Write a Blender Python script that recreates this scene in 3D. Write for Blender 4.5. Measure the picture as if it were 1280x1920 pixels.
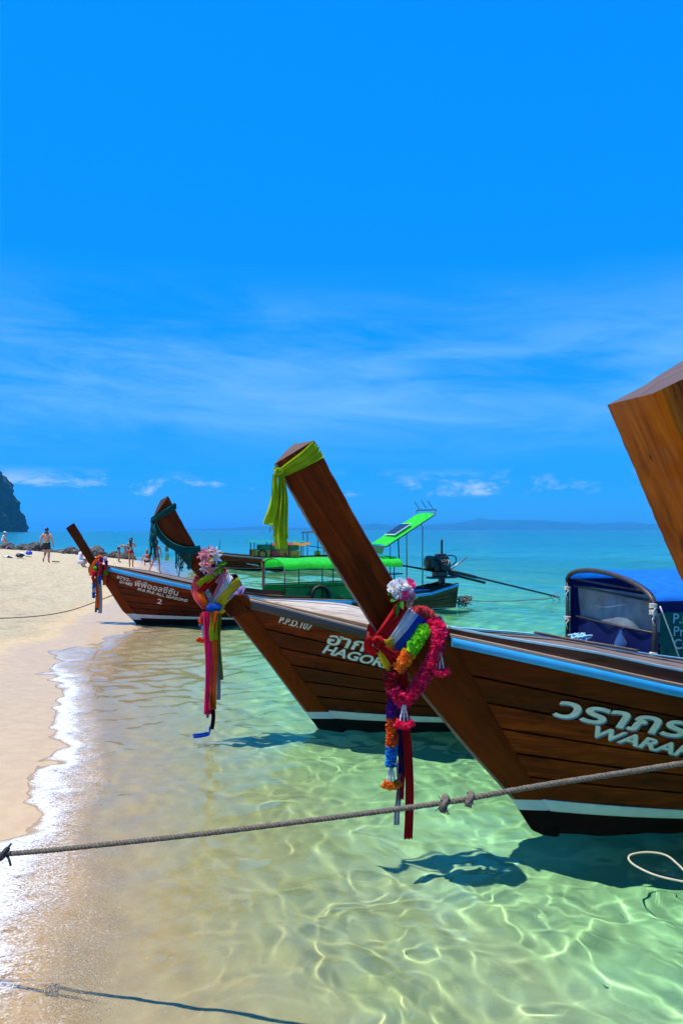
import bpy, bmesh, math, random
import numpy as np
from mathutils import Vector, Matrix, noise as mnoise

random.seed(7); rng = np.random.default_rng(7)
for o in list(bpy.data.objects): bpy.data.objects.remove(o)
SC = bpy.context.scene
COL = SC.collection

# ------------------------------------------------------------------ camera
CAM_H = 2.2
FPX = 1470.0                      # focal length in pixels of the 1280x1920 photograph
cam = bpy.data.cameras.new('camera'); cam_o = bpy.data.objects.new('camera', cam); COL.objects.link(cam_o)
cam_o.location = (0, 0, CAM_H); cam_o.rotation_euler = (math.radians(90), 0, 0)
cam.sensor_fit = 'VERTICAL'; cam.sensor_height = 36; cam.sensor_width = 24
cam.lens = FPX / 1920 * 36
cam.shift_y = 34 / 1920
cam.clip_start = 0.05; cam.clip_end = 60000
SC.camera = cam_o

# ------------------------------------------------------------------ sun and sky
SUN_OFF = Vector((0.30, 0.08))    # how far a shadow runs per metre of height
sun_dir = Vector((-SUN_OFF.x, -SUN_OFF.y, 1)).normalized()
sl = bpy.data.lights.new('sun', 'SUN'); sun_o = bpy.data.objects.new('sun', sl); COL.objects.link(sun_o)
sl.energy = 5.0; sl.angle = math.radians(0.53); sl.color = (1.0, 0.95, 0.87)
sun_o.rotation_euler = sun_dir.to_track_quat('Z', 'Y').to_euler()
sl.cycles.is_caustics_light = True

W = bpy.data.worlds.new('World'); SC.world = W; W.use_nodes = True
wn = W.node_tree; wn.nodes.clear()
def WN(t, **k):
    n = wn.nodes.new(t)
    for a, b in k.items(): setattr(n, a, b)
    return n
wl = wn.links.new
sky = WN('ShaderNodeTexSky', sky_type='NISHITA', sun_disc=False)
sky.sun_elevation = math.asin(sun_dir.z); sky.sun_rotation = math.atan2(sun_dir.x, sun_dir.y)
sky.altitude = 0; sky.air_density = 0.6; sky.dust_density = 0.0; sky.ozone_density = 6.0
# the photograph's sky is a deep, even azure: compress the sky model's brightness range per channel
sc_ = WN('ShaderNodeSeparateColor'); wl(sky.outputs[0], sc_.inputs[0])
cc_ = WN('ShaderNodeCombineColor')
for i_, (a_, g_) in enumerate(((0.028, 1.75), (2.80, 0.22), (10.2, 0.0))):
    q_ = WN('ShaderNodeMath', operation='POWER'); wl(sc_.outputs[i_], q_.inputs[0]); q_.inputs[1].default_value = g_
    m_ = WN('ShaderNodeMath', operation='MULTIPLY'); wl(q_.outputs[0], m_.inputs[0]); m_.inputs[1].default_value = a_; wl(m_.outputs[0], cc_.inputs[i_])
class hs: outputs = cc_.outputs
# clouds live in the sky itself: thin cirrus streaks plus small cumulus heads near the horizon
tc = WN('ShaderNodeTexCoord'); sep = WN('ShaderNodeSeparateXYZ'); wl(tc.outputs['Generated'], sep.inputs[0])
def wmath(op, a, b=None, c=None, clamp=False):
    n = WN('ShaderNodeMath', operation=op, use_clamp=clamp)
    for i, v in enumerate((a, b, c)):
        if v is None: continue
        if isinstance(v, (int, float)): n.inputs[i].default_value = v
        else: wl(v, n.inputs[i])
    return n.outputs[0]
def wrange(v, a, b, c, d, smooth=True):
    n = WN('ShaderNodeMapRange', interpolation_type='SMOOTHSTEP' if smooth else 'LINEAR')
    wl(v, n.inputs[0])
    for i, q in enumerate((a, b, c, d)): n.inputs[i + 1].default_value = q
    return n.outputs[0]
zc = sep.outputs['Z']
az = wmath('ARCTAN2', sep.outputs['X'], sep.outputs['Y'])
hor = wmath('SQRT', wmath('ADD', wmath('MULTIPLY', sep.outputs['X'], sep.outputs['X']), wmath('MULTIPLY', sep.outputs['Y'], sep.outputs['Y'])))
el = wmath('ARCTAN2', zc, hor)
def wcomb(x, y, z):
    n = WN('ShaderNodeCombineXYZ')
    for i, v in enumerate((x, y, z)):
        if isinstance(v, (int, float)): n.inputs[i].default_value = v
        else: wl(v, n.inputs[i])
    return n.outputs[0]
def wnoise(vec, scale, detail, rough, dist=0.0):
    n = WN('ShaderNodeTexNoise'); wl(vec, n.inputs['Vector'])
    n.inputs['Scale'].default_value = scale; n.inputs['Detail'].default_value = detail
    n.inputs['Roughness'].default_value = rough; n.inputs['Distortion'].default_value = dist
    return n.outputs['Fac']
n1 = wnoise(wcomb(az, wmath('ADD', wmath('MULTIPLY', el, 3.2), wmath('MULTIPLY', az, 0.12)), 3.1), 2.0, 4, 0.5, 0.25)
n2 = wnoise(wcomb(wmath('MULTIPLY', az, 1.6), wmath('ADD', wmath('MULTIPLY', el, 9.0), wmath('MULTIPLY', az, 0.5)), 0.7), 3.0, 7, 0.62, 0.6)
cir = wmath('MULTIPLY', wrange(wmath('ADD', wmath('MULTIPLY', n1, 0.55), wmath('MULTIPLY', n2, 0.45)), 0.31, 0.64, 0, 1), wmath('MULTIPLY', wrange(el, 0.07, 0.17, 0.06, 1), wrange(el, 0.19, 0.33, 1, 0.0)))
n3 = wnoise(wcomb(wmath('MULTIPLY', az, 1.0), wmath('MULTIPLY', el, 2.2), 11.9), 9.5, 8, 0.64, 0.25)
cum = wmath('MULTIPLY', wrange(n3, 0.505, 0.64, 0, 1), wmath('MULTIPLY', wrange(el, 0.040, 0.047, 0, 1), wrange(el, 0.050, 0.080, 1, 0)))
mixc = WN('ShaderNodeMixRGB'); wl(wmath('MULTIPLY', cir, 0.74), mixc.inputs['Fac']); wl(hs.outputs[0], mixc.inputs['Color1']); mixc.inputs['Color2'].default_value = (2.6, 6.2, 10.6, 1)
mixd = WN('ShaderNodeMixRGB'); wl(wmath('MULTIPLY', cum, 0.72), mixd.inputs['Fac']); wl(mixc.outputs[0], mixd.inputs['Color1']); mixd.inputs['Color2'].default_value = (6.6, 8.6, 11.0, 1)
bg = WN('ShaderNodeBackground'); bg.inputs['Strength'].default_value = 0.079
wl(mixd.outputs[0], bg.inputs['Color'])
wo = WN('ShaderNodeOutputWorld'); wl(bg.outputs[0], wo.inputs[0])

# ------------------------------------------------------------------ colour management and sampling
SC.view_settings.view_transform = 'Standard'; SC.view_settings.look = 'None'
SC.view_settings.exposure = 0.35; SC.view_settings.gamma = 1.0; SC.view_settings.use_curve_mapping = False
cy = SC.cycles
SC.render.engine = 'CYCLES'
cy.use_denoising = True
try: cy.denoiser = 'OPENIMAGEDENOISE'
except Exception: pass
cy.max_bounces = 10; cy.diffuse_bounces = 4; cy.glossy_bounces = 4; cy.transmission_bounces = 8; cy.transparent_max_bounces = 8
cy.caustics_reflective = False; cy.caustics_refractive = True; cy.blur_glossy = 0.3
cy.sample_clamp_indirect = 6.0
cy.use_adaptive_sampling = True; cy.adaptive_threshold = 0.02
# ------------------------------------------------------------------ node helpers and materials
class NB:
    """small node-graph builder"""
    def __init__(s, name):
        s.m = bpy.data.materials.new(name); s.m.use_nodes = True; s.t = s.m.node_tree; s.t.nodes.clear(); s.l = s.t.links.new
        s.out = s.t.nodes.new('ShaderNodeOutputMaterial'); s._tc = None
    def n(s, t, **k):
        q = s.t.nodes.new(t)
        for a, b in k.items(): setattr(q, a, b)
        return q
    def put(s, sock, v):
        if v is None: return
        if isinstance(v, bpy.types.NodeSocket): s.l(v, sock)
        elif isinstance(v, (tuple, list)) and len(v) == 3 and sock.type == 'RGBA': sock.default_value = (*v, 1)
        else: sock.default_value = v
    @property
    def tc(s):
        if s._tc is None: s._tc = s.n('ShaderNodeTexCoord')
        return s._tc
    def obj(s): return s.tc.outputs['Object']
    def gen(s): return s.tc.outputs['Generated']
    def pos(s): return s.n('ShaderNodeNewGeometry').outputs['Position']
    def attr(s, name, what='Fac'): 
        a = s.n('ShaderNodeAttribute', attribute_name=name); return a.outputs[what]
    def rnd(s): return s.n('ShaderNodeObjectInfo').outputs['Random']
    def map(s, v, scale=(1,1,1), loc=(0,0,0), rot=(0,0,0)):
        q = s.n('ShaderNodeMapping'); s.l(v, q.inputs[0]); q.inputs['Scale'].default_value = scale; q.inputs['Location'].default_value = loc; q.inputs['Rotation'].default_value = rot
        return q.outputs[0]
    def noise(s, v, scale, detail=4, rough=0.55, dist=0.0, out='Fac'):
        q = s.n('ShaderNodeTexNoise'); 
        if v is not None: s.l(v, q.inputs['Vector'])
        s.put(q.inputs['Scale'], scale); s.put(q.inputs['Detail'], detail); s.put(q.inputs['Roughness'], rough); s.put(q.inputs['Distortion'], dist)
        return q.outputs[out]
    def vor(s, v, scale, feature='F1', out='Distance', rnd=1.0):
        q = s.n('ShaderNodeTexVoronoi', feature=feature); s.l(v, q.inputs['Vector']); s.put(q.inputs['Scale'], scale); s.put(q.inputs['Randomness'], rnd)
        return q.outputs[out]
    def wave(s, v, scale, dist=4, detail=3, dscale=1.5):
        q = s.n('ShaderNodeTexWave', wave_type='BANDS', bands_direction='Y'); s.l(v, q.inputs['Vector']); s.put(q.inputs['Scale'], scale); s.put(q.inputs['Distortion'], dist); s.put(q.inputs['Detail'], detail); s.put(q.inputs['Detail Scale'], dscale)
        return q.outputs['Fac']
    def math(s, op, a, b=None, c=None, clamp=False):
        q = s.n('ShaderNodeMath', operation=op, use_clamp=clamp)
        for i, v in enumerate((a, b, c)): s.put(q.inputs[i], v)
        return q.outputs[0]
    def rng(s, v, a, b, c=0.0, d=1.0, smooth=True):
        q = s.n('ShaderNodeMapRange', interpolation_type='SMOOTHSTEP' if smooth else 'LINEAR')
        for i, x in enumerate((v, a, b, c, d)): s.put(q.inputs[i], x)
        return q.outputs[0]
    def ramp(s, v, stops, interp='LINEAR'):
        q = s.n('ShaderNodeValToRGB'); s.l(v, q.inputs[0]); e = q.color_ramp; e.interpolation = interp
        while len(e.elements) < len(stops): e.elements.new(0.5)
        for el_, (p, c) in zip(e.elements, stops): el_.position = p; el_.color = (*c, 1)
        return q.outputs[0]
    def mix(s, f, a, b, blend='MIX'):
        q = s.n('ShaderNodeMixRGB', blend_type=blend); s.put(q.inputs[0], f); s.put(q.inputs[1], a); s.put(q.inputs[2], b)
        return q.outputs[0]
    def sepx(s, v): 
        q = s.n('ShaderNodeSeparateXYZ'); s.l(v, q.inputs[0]); return q.outputs
    def bump(s, h, strength=0.3, dist=0.01, nrm=None):
        q = s.n('ShaderNodeBump'); s.put(q.inputs['Strength'], strength); s.put(q.inputs['Distance'], dist); s.put(q.inputs['Height'], h)
        if nrm is not None: s.l(nrm, q.inputs['Normal'])
        return q.outputs[0]
    def bsdf(s, col, rough=0.5, spec=0.5, nrm=None, metal=0.0, **k):
        q = s.n('ShaderNodeBsdfPrincipled'); s.put(q.inputs['Base Color'], col); s.put(q.inputs['Roughness'], rough); s.put(q.inputs['Specular IOR Level'], spec); s.put(q.inputs['Metallic'], metal)
        if nrm is not None: s.l(nrm, q.inputs['Normal'])
        for a, b in k.items(): s.put(q.inputs[a], b)
        return q.outputs[0]
    def shmix(s, f, a, b):
        q = s.n('ShaderNodeMixShader'); s.put(q.inputs[0], f); s.l(a, q.inputs[1]); s.l(b, q.inputs[2]); return q.outputs[0]
    def done(s, sh): s.l(sh, s.out.inputs['Surface']); return s.m

MAT = {}
def plain(name, col, rough=0.5, spec=0.5, var=0.12, scale=14, bump=0.15, metal=0.0, **k):
    """painted, woven or moulded surface with uneven colour and fine relief"""
    if name in MAT: return MAT[name]
    b = NB(name); n = b.noise(b.obj(), scale, 5, 0.6)
    lo = tuple(c * (1 - var) for c in col); hi = tuple(min(1, c * (1 + var)) for c in col)
    c = b.mix(b.rng(n, 0.3, 0.7), lo, hi)
    f = b.noise(b.obj(), scale * 9, 3, 0.6)
    MAT[name] = b.done(b.bsdf(c, rough, spec, b.bump(f, bump, 0.004), metal, **k)); return MAT[name]

def wood(name, dark, mid, light, rough=0.35, scale=1.0, spec=0.5, bump=0.25, wear=(0.5, 0.45, 0.38), wear_amt=0.12, coat=0.0, black=0.5, stint=(1.0, 0.62, 0.36)):
    """varnished or weathered planks: grain runs along the plank (object x), each plank toned by its own random value"""
    if name in MAT: return MAT[name]
    b = NB(name); r = b.rnd()
    off = b.n('ShaderNodeCombineXYZ'); b.l(b.math('MULTIPLY', r, 37.0), off.inputs[0]); b.l(b.math('MULTIPLY', r, 91.0), off.inputs[1])
    va = b.n('ShaderNodeVectorMath', operation='ADD'); b.l(b.attr('grain', 'Vector'), va.inputs[0]); b.l(off.outputs[0], va.inputs[1])
    v = va.outputs[0]
    g1 = b.noise(b.map(v, (1.1 * scale, 13 * scale, 13 * scale)), 1.6, 8, 0.62, 1.4)
    g2 = b.noise(b.map(v, (3.0 * scale, 90 * scale, 90 * scale)), 1.4, 4, 0.7, 0.3)
    g3 = b.noise(b.map(v, (0.9, 2.4, 2.4)), 1.7, 5, 0.6, 0.8)
    g4 = b.noise(b.map(v, (1.3, 3.5, 3.5), (7, 2, 5)), 1.5, 6, 0.6, 1.2)
    t = b.math('ADD', b.math('MULTIPLY', g1, 0.48), b.math('ADD', b.math('ADD', b.math('MULTIPLY', g2, 0.16), b.math('MULTIPLY', g4, 0.27)), b.math('MULTIPLY', b.math('SUBTRACT', r, 0.5), 0.22)))
    c = b.ramp(t, [(0.28, dark), (0.50, mid), (0.70, light)])
    c = b.mix(b.rng(g3, 0.52, 0.72, 0, black), c, tuple(q * 0.35 for q in dark))
    # blackened streaks and scuffs
    st = b.rng(b.noise(b.map(v, (1.0, 6.0, 6.0), (5, 3, 1)), 2.1, 7, 0.7, 0.5), 0.60, 0.70)
    c = b.mix(b.math('MULTIPLY', st, 0.75), c, (0.012, 0.008, 0.005))
    wr = b.rng(b.noise(b.map(v, (2.0, 5.0, 5.0), (1, 8, 4)), 1.9, 9, 0.75, 0.2), 0.58, 0.76)
    c = b.mix(b.math('MULTIPLY', wr, wear_amt * 4), c, wear)
    # drying cracks along the grain
    cn = b.noise(b.map(v, (0.30, 9.0, 9.0), (2, 6, 3)), 1.7, 3, 0.5, 0.6)
    ck = b.math('MULTIPLY', b.rng(b.math('ABSOLUTE', b.math('SUBTRACT', cn, 0.5)), 0.004, 0.013, 1, 0), b.rng(b.noise(b.map(v, (0.8, 2.2, 2.2), (9, 1, 7)), 1.6, 3, 0.5), 0.50, 0.60))
    c = b.mix(b.math('MULTIPLY', ck, 0.85), c, (0.006, 0.004, 0.003))
    h = b.math('ADD', b.math('MULTIPLY', g2, 0.6), b.math('SUBTRACT', b.math('MULTIPLY', g1, 0.5), b.math('MULTIPLY', ck, 0.8)))
    ro = b.rng(g3, 0.3, 0.75, rough * 0.8, min(1, rough * 1.45))
    # nail heads and knocks along the plank
    nh = b.rng(b.vor(b.map(v, (2.1, 9.0, 1.0)), 1.0, 'F1'), 0.030, 0.045, 1, 0)
    c = b.mix(b.math('MULTIPLY', nh, 0.7), c, (0.012, 0.009, 0.007))
    MAT[name] = b.done(b.bsdf(c, ro, spec, b.bump(h, bump, 0.006), 0.0, **{'Specular Tint': (*stint, 1)})); return MAT[name]
# ------------------------------------------------------------------ helpers for objects
def link(o, parent=None):
    COL.objects.link(o)
    if parent is not None: o.parent = parent
    return o
def tag(o, label=None, cat=None, group=None, kind=None):
    if label: o['label'] = label
    if cat: o['category'] = cat
    if group: o['group'] = group
    if kind: o['kind'] = kind
    return o
def empty(name, loc=(0, 0, 0), rz=0.0, label=None, cat=None, group=None):
    o = bpy.data.objects.new(name, None); o.location = loc; o.rotation_euler = (0, 0, rz); o.empty_display_size = 0.1
    link(o); return tag(o, label, cat, group)
def mesh_obj(name, verts, faces, mat=None, parent=None, smooth=False, attrs=None, mats=None, fmat=None, autosm=None):
    me = bpy.data.meshes.new(name)
    me.from_pydata([tuple(map(float, v)) for v in verts], [], [tuple(map(int, f)) for f in faces]); 
    if mats:
        for m in mats: me.materials.append(m)
    elif mat is not None: me.materials.append(mat)
    if fmat is not None: me.polygons.foreach_set('material_index', np.asarray(fmat, dtype=np.int32))
    if smooth: me.polygons.foreach_set('use_smooth', np.ones(len(me.polygons), dtype=bool))
    if autosm is not None: me.set_sharp_from_angle(angle=math.radians(autosm))
    if attrs:
        for k, a in attrs.items():
            a = np.asarray(a, dtype=np.float32)
            if a.ndim == 1: me.attributes.new(k, 'FLOAT', 'POINT').data.foreach_set('value', a)
            else: me.attributes.new(k, 'FLOAT_VECTOR', 'POINT').data.foreach_set('vector', a.ravel())
    me.update()
    o = bpy.data.objects.new(name, me); return link(o, parent)
def grid_faces(nr, nc, flip=False):
    i = np.arange(nr - 1)[:, None] * nc + np.arange(nc - 1)[None, :]
    f = np.stack([i, i + 1, i + nc + 1, i + nc], -1).reshape(-1, 4)
    return f[:, ::-1] if flip else f
def grid_mesh(name, P, mat, attrs=None, smooth=True):
    nr, nc, _ = P.shape
    me = bpy.data.meshes.new(name); f = grid_faces(nr, nc)
    me.vertices.add(nr * nc); me.vertices.foreach_set('co', P.astype(np.float32).ravel())
    me.loops.add(f.size); me.loops.foreach_set('vertex_index', f.astype(np.int32).ravel())
    me.polygons.add(len(f)); me.polygons.foreach_set('loop_start', np.arange(0, f.size, 4, dtype=np.int32))
    me.update(calc_edges=True); me.polygons.foreach_set('use_smooth', np.full(len(f), smooth))
    me.materials.append(mat)
    for k, a in (attrs or {}).items(): me.attributes.new(k, 'FLOAT', 'POINT').data.foreach_set('value', a.astype(np.float32).ravel())
    return link(bpy.data.objects.new(name, me))

# value noise on arrays
_perm = rng.permutation(4096); _val = rng.random(4096) * 2 - 1
def vnoise(x, y, seed=0):
    xi = np.floor(x).astype(np.int64); yi = np.floor(y).astype(np.int64); fx = x - xi; fy = y - yi
    u = fx * fx * fx * (fx * (fx * 6 - 15) + 10); v = fy * fy * fy * (fy * (fy * 6 - 15) + 10)
    h = lambda a, b: _val[_perm[(_perm[(a + seed * 17) & 4095] + b) & 4095]]
    return (h(xi, yi) * (1 - u) + h(xi + 1, yi) * u) * (1 - v) + (h(xi, yi + 1) * (1 - u) + h(xi + 1, yi + 1) * u) * v
def fbm(x, y, oct=4, seed=0, gain=0.5):
    s = 0; a = 1
    for i in range(oct): s = s + a * vnoise(x * 2 ** i + 13.7 * i, y * 2 ** i - 7.1 * i, seed + i); a *= gain
    return s
def smooth01(x, a, b): t = np.clip((x - a) / (b - a), 0, 1); return t * t * (3 - 2 * t)

# ------------------------------------------------------------------ beach and seabed (one sheet)
SHORE = np.array([(-60, 6), (-20, 1.6), (-4, -0.2), (0, -0.80), (3.5, -1.52), (4.6, -1.77), (5.7, -2.02), (8, -2.70), (10.6, -3.60), (12.2, -4.12), (14, -4.45), (18.4, -4.75), (24, -5.7), (32, -7.4), (39.4, -9.1), (46, -10.6), (52, -12.2), (58, -15), (62, -19), (66, -28), (72, -46), (85, -80), (120, -160), (400, -800)])
_sy = np.arange(-60, 400, 0.25); _sx = np.interp(_sy, SHORE[:, 0], SHORE[:, 1])
_k = np.exp(-np.linspace(-2, 2, 17) ** 2); _k /= _k.sum(); _sxp = np.convolve(np.pad(_sx, 8, mode='edge'), _k, 'valid')
def shore_x(y): return np.interp(y, _sy, _sxp)
def off_shore(X, Y): return X - shore_x(Y)
def ground_z(X, Y, fine=True):
    s = off_shore(X, Y)
    up = np.interp(-s, [0, 1, 2.5, 5, 8, 14, 40, 200], [0, 0.075, 0.21, 0.42, 0.66, 0.95, 1.3, 2.0])
    dn = np.interp(s, [0, 1, 3, 6, 10, 20, 40, 80, 200, 900], [0, 0.15, 0.44, 0.70, 0.92, 1.4, 2.2, 3.4, 6, 9])
    z = np.where(s < 0, up, -dn)
    if fine:
        dry = smooth01(-s, 1.8, 3.6)
        z = z + dry * (0.045 * fbm(X * 0.9, Y * 0.9, 3, 3) + 0.022 * fbm(X * 3.2, Y * 3.2, 3, 5)
                       - 0.075 * smooth01(vnoise(X * 2.7 + 9, Y * 2.7, 11), 0.30, 0.65) - 0.05 * smooth01(vnoise(X * 4.1 + 3, Y * 3.3, 13), 0.35, 0.65))
        wet = smooth01(s, 0.3, 2.0)
        z = z + wet * (0.030 * fbm(X * 0.7, Y * 0.5, 2, 21) + 0.006 * fbm(X * 4, Y * 2.2, 2, 23))
    return z
def rows(near, far, st0=0.026, k0=0.0052):
    ys = [near]; 
    while ys[-1] < far:
        y = ys[-1]
        if y < 2.6: st = 1.2 if y < -6 else (0.25 if y < 1.5 else 0.06)
        elif y < 60: st = max(st0, k0 * y)
        else: st = 0.03 * y
        ys.append(y + st)
    return np.array(ys)
def sheet_xy(ys, nc, k=0.62, c=3.2, left=0.0):
    hw = k * np.abs(ys) + c; u = np.linspace(-1, 1, nc)
    X = hw[:, None] * u[None, :]
    X = np.where(X < 0, X * (1 + left), X)
    return X, np.repeat(ys[:, None], nc, 1)

b = NB('sand')
p = b.pos(); s_ = b.attr('off')                    # off = metres seaward of the waterline
nz = b.noise(b.map(p, (0.45, 0.45, 0.45)), 1.3, 4, 0.6, 0.6)
edge = b.math('ADD', s_, b.math('MULTIPLY', b.math('SUBTRACT', nz, 0.5), 1.6))
wet = b.rng(edge, -2.3, -1.0)                       # 0 dry, 1 soaked
fine = b.noise(p, 160, 3, 0.7); mid = b.noise(p, 7, 5, 0.6)
dryc = b.mix(b.rng(mid, 0.3, 0.7), (0.46, 0.375, 0.225), (0.55, 0.465, 0.305))
dryc = b.mix(b.math('MULTIPLY', b.rng(b.noise(p, 2.3, 5, 0.65), 0.54, 0.70), 0.6), dryc, (0.35, 0.27, 0.16))
wetc = b.mix(b.rng(mid, 0.3, 0.7), (0.50, 0.335, 0.16), (0.56, 0.395, 0.205))
seac = b.mix(b.rng(b.noise(b.map(p, (1, .6, 1)), 1.7, 5, 0.6), 0.35, 0.7), (0.62, 0.555, 0.365), (0.77, 0.71, 0.51))
c = b.mix(wet, dryc, wetc); c = b.mix(b.rng(s_, 0.6, 3.6), c, seac)
# shells, grit and weed specks
sp = b.math('MULTIPLY', b.rng(b.vor(p, 11, 'F1'), 0.035, 0.06, 1, 0), b.rng(b.noise(p, 1.5, 2), 0.45, 0.6))
c = b.mix(b.math('MULTIPLY', sp, 0.8), c, (0.10, 0.075, 0.05))
c = b.mix(b.math('MULTIPLY', b.rng(fine, 0.35, 0.75), 0.30), c, (0.34, 0.26, 0.16))
ro = b.rng(wet, 0.4, 1.0, 0.95, 0.34); spc = b.rng(wet, 0.3, 1.0, 0.1, 0.32)
gb = b.bump(b.math('ADD', b.math('MULTIPLY', fine, 0.25), mid), b.rng(wet, 0, 1, 1.0, 0.06), 0.06)
MAT['sand'] = b.done(b.bsdf(c, ro, spc, gb))

ys = rows(-40, 260, 0.035, 0.0075)
X, Y = sheet_xy(ys, 330, left=0.25)
Z = ground_z(X, Y)
beach = grid_mesh('beach', np.stack([X, Y, Z], -1), MAT['sand'], {'off': off_shore(X, Y)})
tag(beach, 'pale sand beach sloping down into the clear shallows', None, kind='structure')
beach.cycles.is_caustics_receiver = True

# ------------------------------------------------------------------ water
def waves(X, Y):
    s = off_shore(X, Y); dist = np.hypot(X, Y)
    h = np.zeros_like(X); r = np.random.default_rng(11)
    wx = X + 0.10 * fbm(X * 1.1, Y * 1.1, 2, 41); wy = Y + 0.10 * fbm(X * 1.1 + 30, Y * 1.1, 2, 43)
    for i in range(26):
        lam = 0.17 * (1.14 ** i) if i < 14 else 0.9 * 1.22 ** (i - 13)
        ang = math.radians(195) + r.normal(0, 0.75 if lam < 1 else 0.45); k = 2 * math.pi / lam
        amp = 0.0080 * lam ** 1.10 * (0.75 + 0.5 * r.random())
        if lam > 1: amp *= 0.55
        cell = np.maximum(0.02, 0.0042 * Y)
        res = smooth01(lam / cell, 3.0, 7.0)
        h += res * amp * np.sin(k * (wx * math.cos(ang) + wy * math.sin(ang)) + r.random() * 6.283)
    # rounded ridges between cells: these gather the sunlight into the bright net on the sand
    ux = X + 0.16 * fbm(X * 1.7, Y * 1.7, 2, 91); uy = Y + 0.16 * fbm(X * 1.7 + 9, Y * 1.7, 2, 93); near = 1 - smooth01(Y, 7, 15)
    for sc_, A_, e_, sd in ((3.3, 0.0108, 0.13, 95), (5.8, 0.0060, 0.14, 97)):
        n_ = vnoise(ux * sc_, uy * sc_, sd) + 0.35 * vnoise(ux * sc_ * 2.1 + 5, uy * sc_ * 2.1, sd + 1)
        h -= near * A_ * np.sqrt(n_ * n_ + e_ * e_)
    mod = 0.85 + 0.25 * fbm(X * 0.45, Y * 0.45, 2, 51)
    h *= np.clip(mod, 0.5, 1.15) * (0.42 + 0.58 * smooth01(s, 0.2, 2.4))
    swash = (0.010 * fbm(X * 0.7, Y * 0.4, 2, 61) + 0.006 * fbm(X * 3, Y * 3, 2, 63)) * (1 - smooth01(s, 0.8, 2.2))
    lip = 0.016 * np.exp(-((s - 0.25 - 0.25 * fbm(X * .8, Y * .8, 2, 65)) / 0.16) ** 2)
    return h + swash + lip + 0.012
ysw = rows(-40, 30000, 0.0155, 0.0042)
Xw, Yw = sheet_xy(ysw, 700, k=0.66, c=1.6)
sW = off_shore(Xw, Yw); Zw = waves(Xw, Yw)
Zw = np.where(sW < -1.6, np.minimum(Zw, -0.2 - 0.1 * (-sW)), Zw)
dep = Zw - ground_z(Xw, Yw, False)

b = NB('sea_water')
p = b.pos(); off = b.attr('off'); dp = b.attr('depth'); sx = b.sepx(p)
far = b.rng(dp, 0.75, 2.6)
tint = b.ramp(b.math('DIVIDE', dp, 3.0), [(0.0, (0.99, 0.995, 0.98)), (0.04, (0.93, 0.985, 0.93)), (0.12, (0.665, 0.955, 0.775)), (0.22, (0.50, 0.92, 0.71)), (0.40, (0.40, 0.88, 0.78)), (1.0, (0.12, 0.62, 0.68))])
d1 = b.noise(b.map(p, (1, 1.7, 1)), 0.85, 5, 0.62, 0.4); d2 = b.noise(b.map(p, (1, 2.6, 1)), 0.14, 4, 0.6, 0.3); d3 = b.noise(b.map(p, (1.0, 3.0, 1)), 0.02, 4, 0.6)
fb = b.rng(sx['Y'], 14, 40)
hgt = b.math('ADD', b.math('MULTIPLY', d1, 0.22), b.math('MULTIPLY', d2, 1.2))
bn = b.bump(hgt, b.math('MULTIPLY', fb, 1.0), 0.9)
gl = b.n('ShaderNodeBsdfGlass', distribution='GGX'); b.put(gl.inputs['Color'], tint); b.put(gl.inputs['Roughness'], 0.0); b.put(gl.inputs['IOR'], 1.25)
deepc = b.ramp(b.rng(dp, 0.8, 9.0, smooth=False), [(0.0, (0.08, 0.29, 0.26)), (0.10, (0.024, 0.235, 0.245)), (0.45, (0.008, 0.165, 0.205)), (1.0, (0.006, 0.10, 0.155))])
patch = b.math('MULTIPLY', b.rng(b.noise(b.map(p, (0.35, 1.0, 1)), 0.055, 4, 0.6, 0.5), 0.52, 0.66), 0.5)
deepc = b.mix(patch, deepc, (0.006, 0.12, 0.17))
deepc = b.mix(b.rng(d1, 0.35, 0.75, 0, 0.35), deepc, (0.04, 0.31, 0.31))
refl_streak = b.noise(b.map(p, (0.22, 1.3, 1)), 0.9, 5, 0.65, 0.6); refl_streak2 = b.noise(b.map(p, (0.10, 0.9, 1)), 0.22, 4, 0.6, 0.4)  # uneven reflection off wave facets, painted into the body colour as dark streaks
deepc = b.mix(b.math('ADD', b.rng(refl_streak, 0.46, 0.70, 0, 0.42), b.rng(refl_streak2, 0.48, 0.70, 0, 0.35)), deepc, (0.004, 0.085, 0.115))
body = b.bsdf(deepc, 0.16, 0.5, bn, 0.0, IOR=1.333)
tr = b.n('ShaderNodeBsdfTransparent'); b.put(tr.inputs[0], (0.88, 0.875, 0.84)); gs = b.n('ShaderNodeBsdfGlossy'); b.put(gs.inputs['Roughness'], 0.08); fr = b.n('ShaderNodeFresnel'); b.put(fr.inputs[0], 1.333)
film = b.shmix(fr.outputs[0], tr.outputs[0], gs.outputs[0])         # a thin sheet of running water over the sand
near = b.shmix(b.math('GREATER_THAN', b.math('ADD', dp, b.math('ADD', b.math('MULTIPLY', b.math('SUBTRACT', d1, 0.5), 0.05), b.math('MULTIPLY', b.math('SUBTRACT', b.noise(p, 240, 2, 0.6), 0.5), 0.16))), 0.075), film, gl.outputs[0])
sh = b.shmix(far, near, body)
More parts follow.
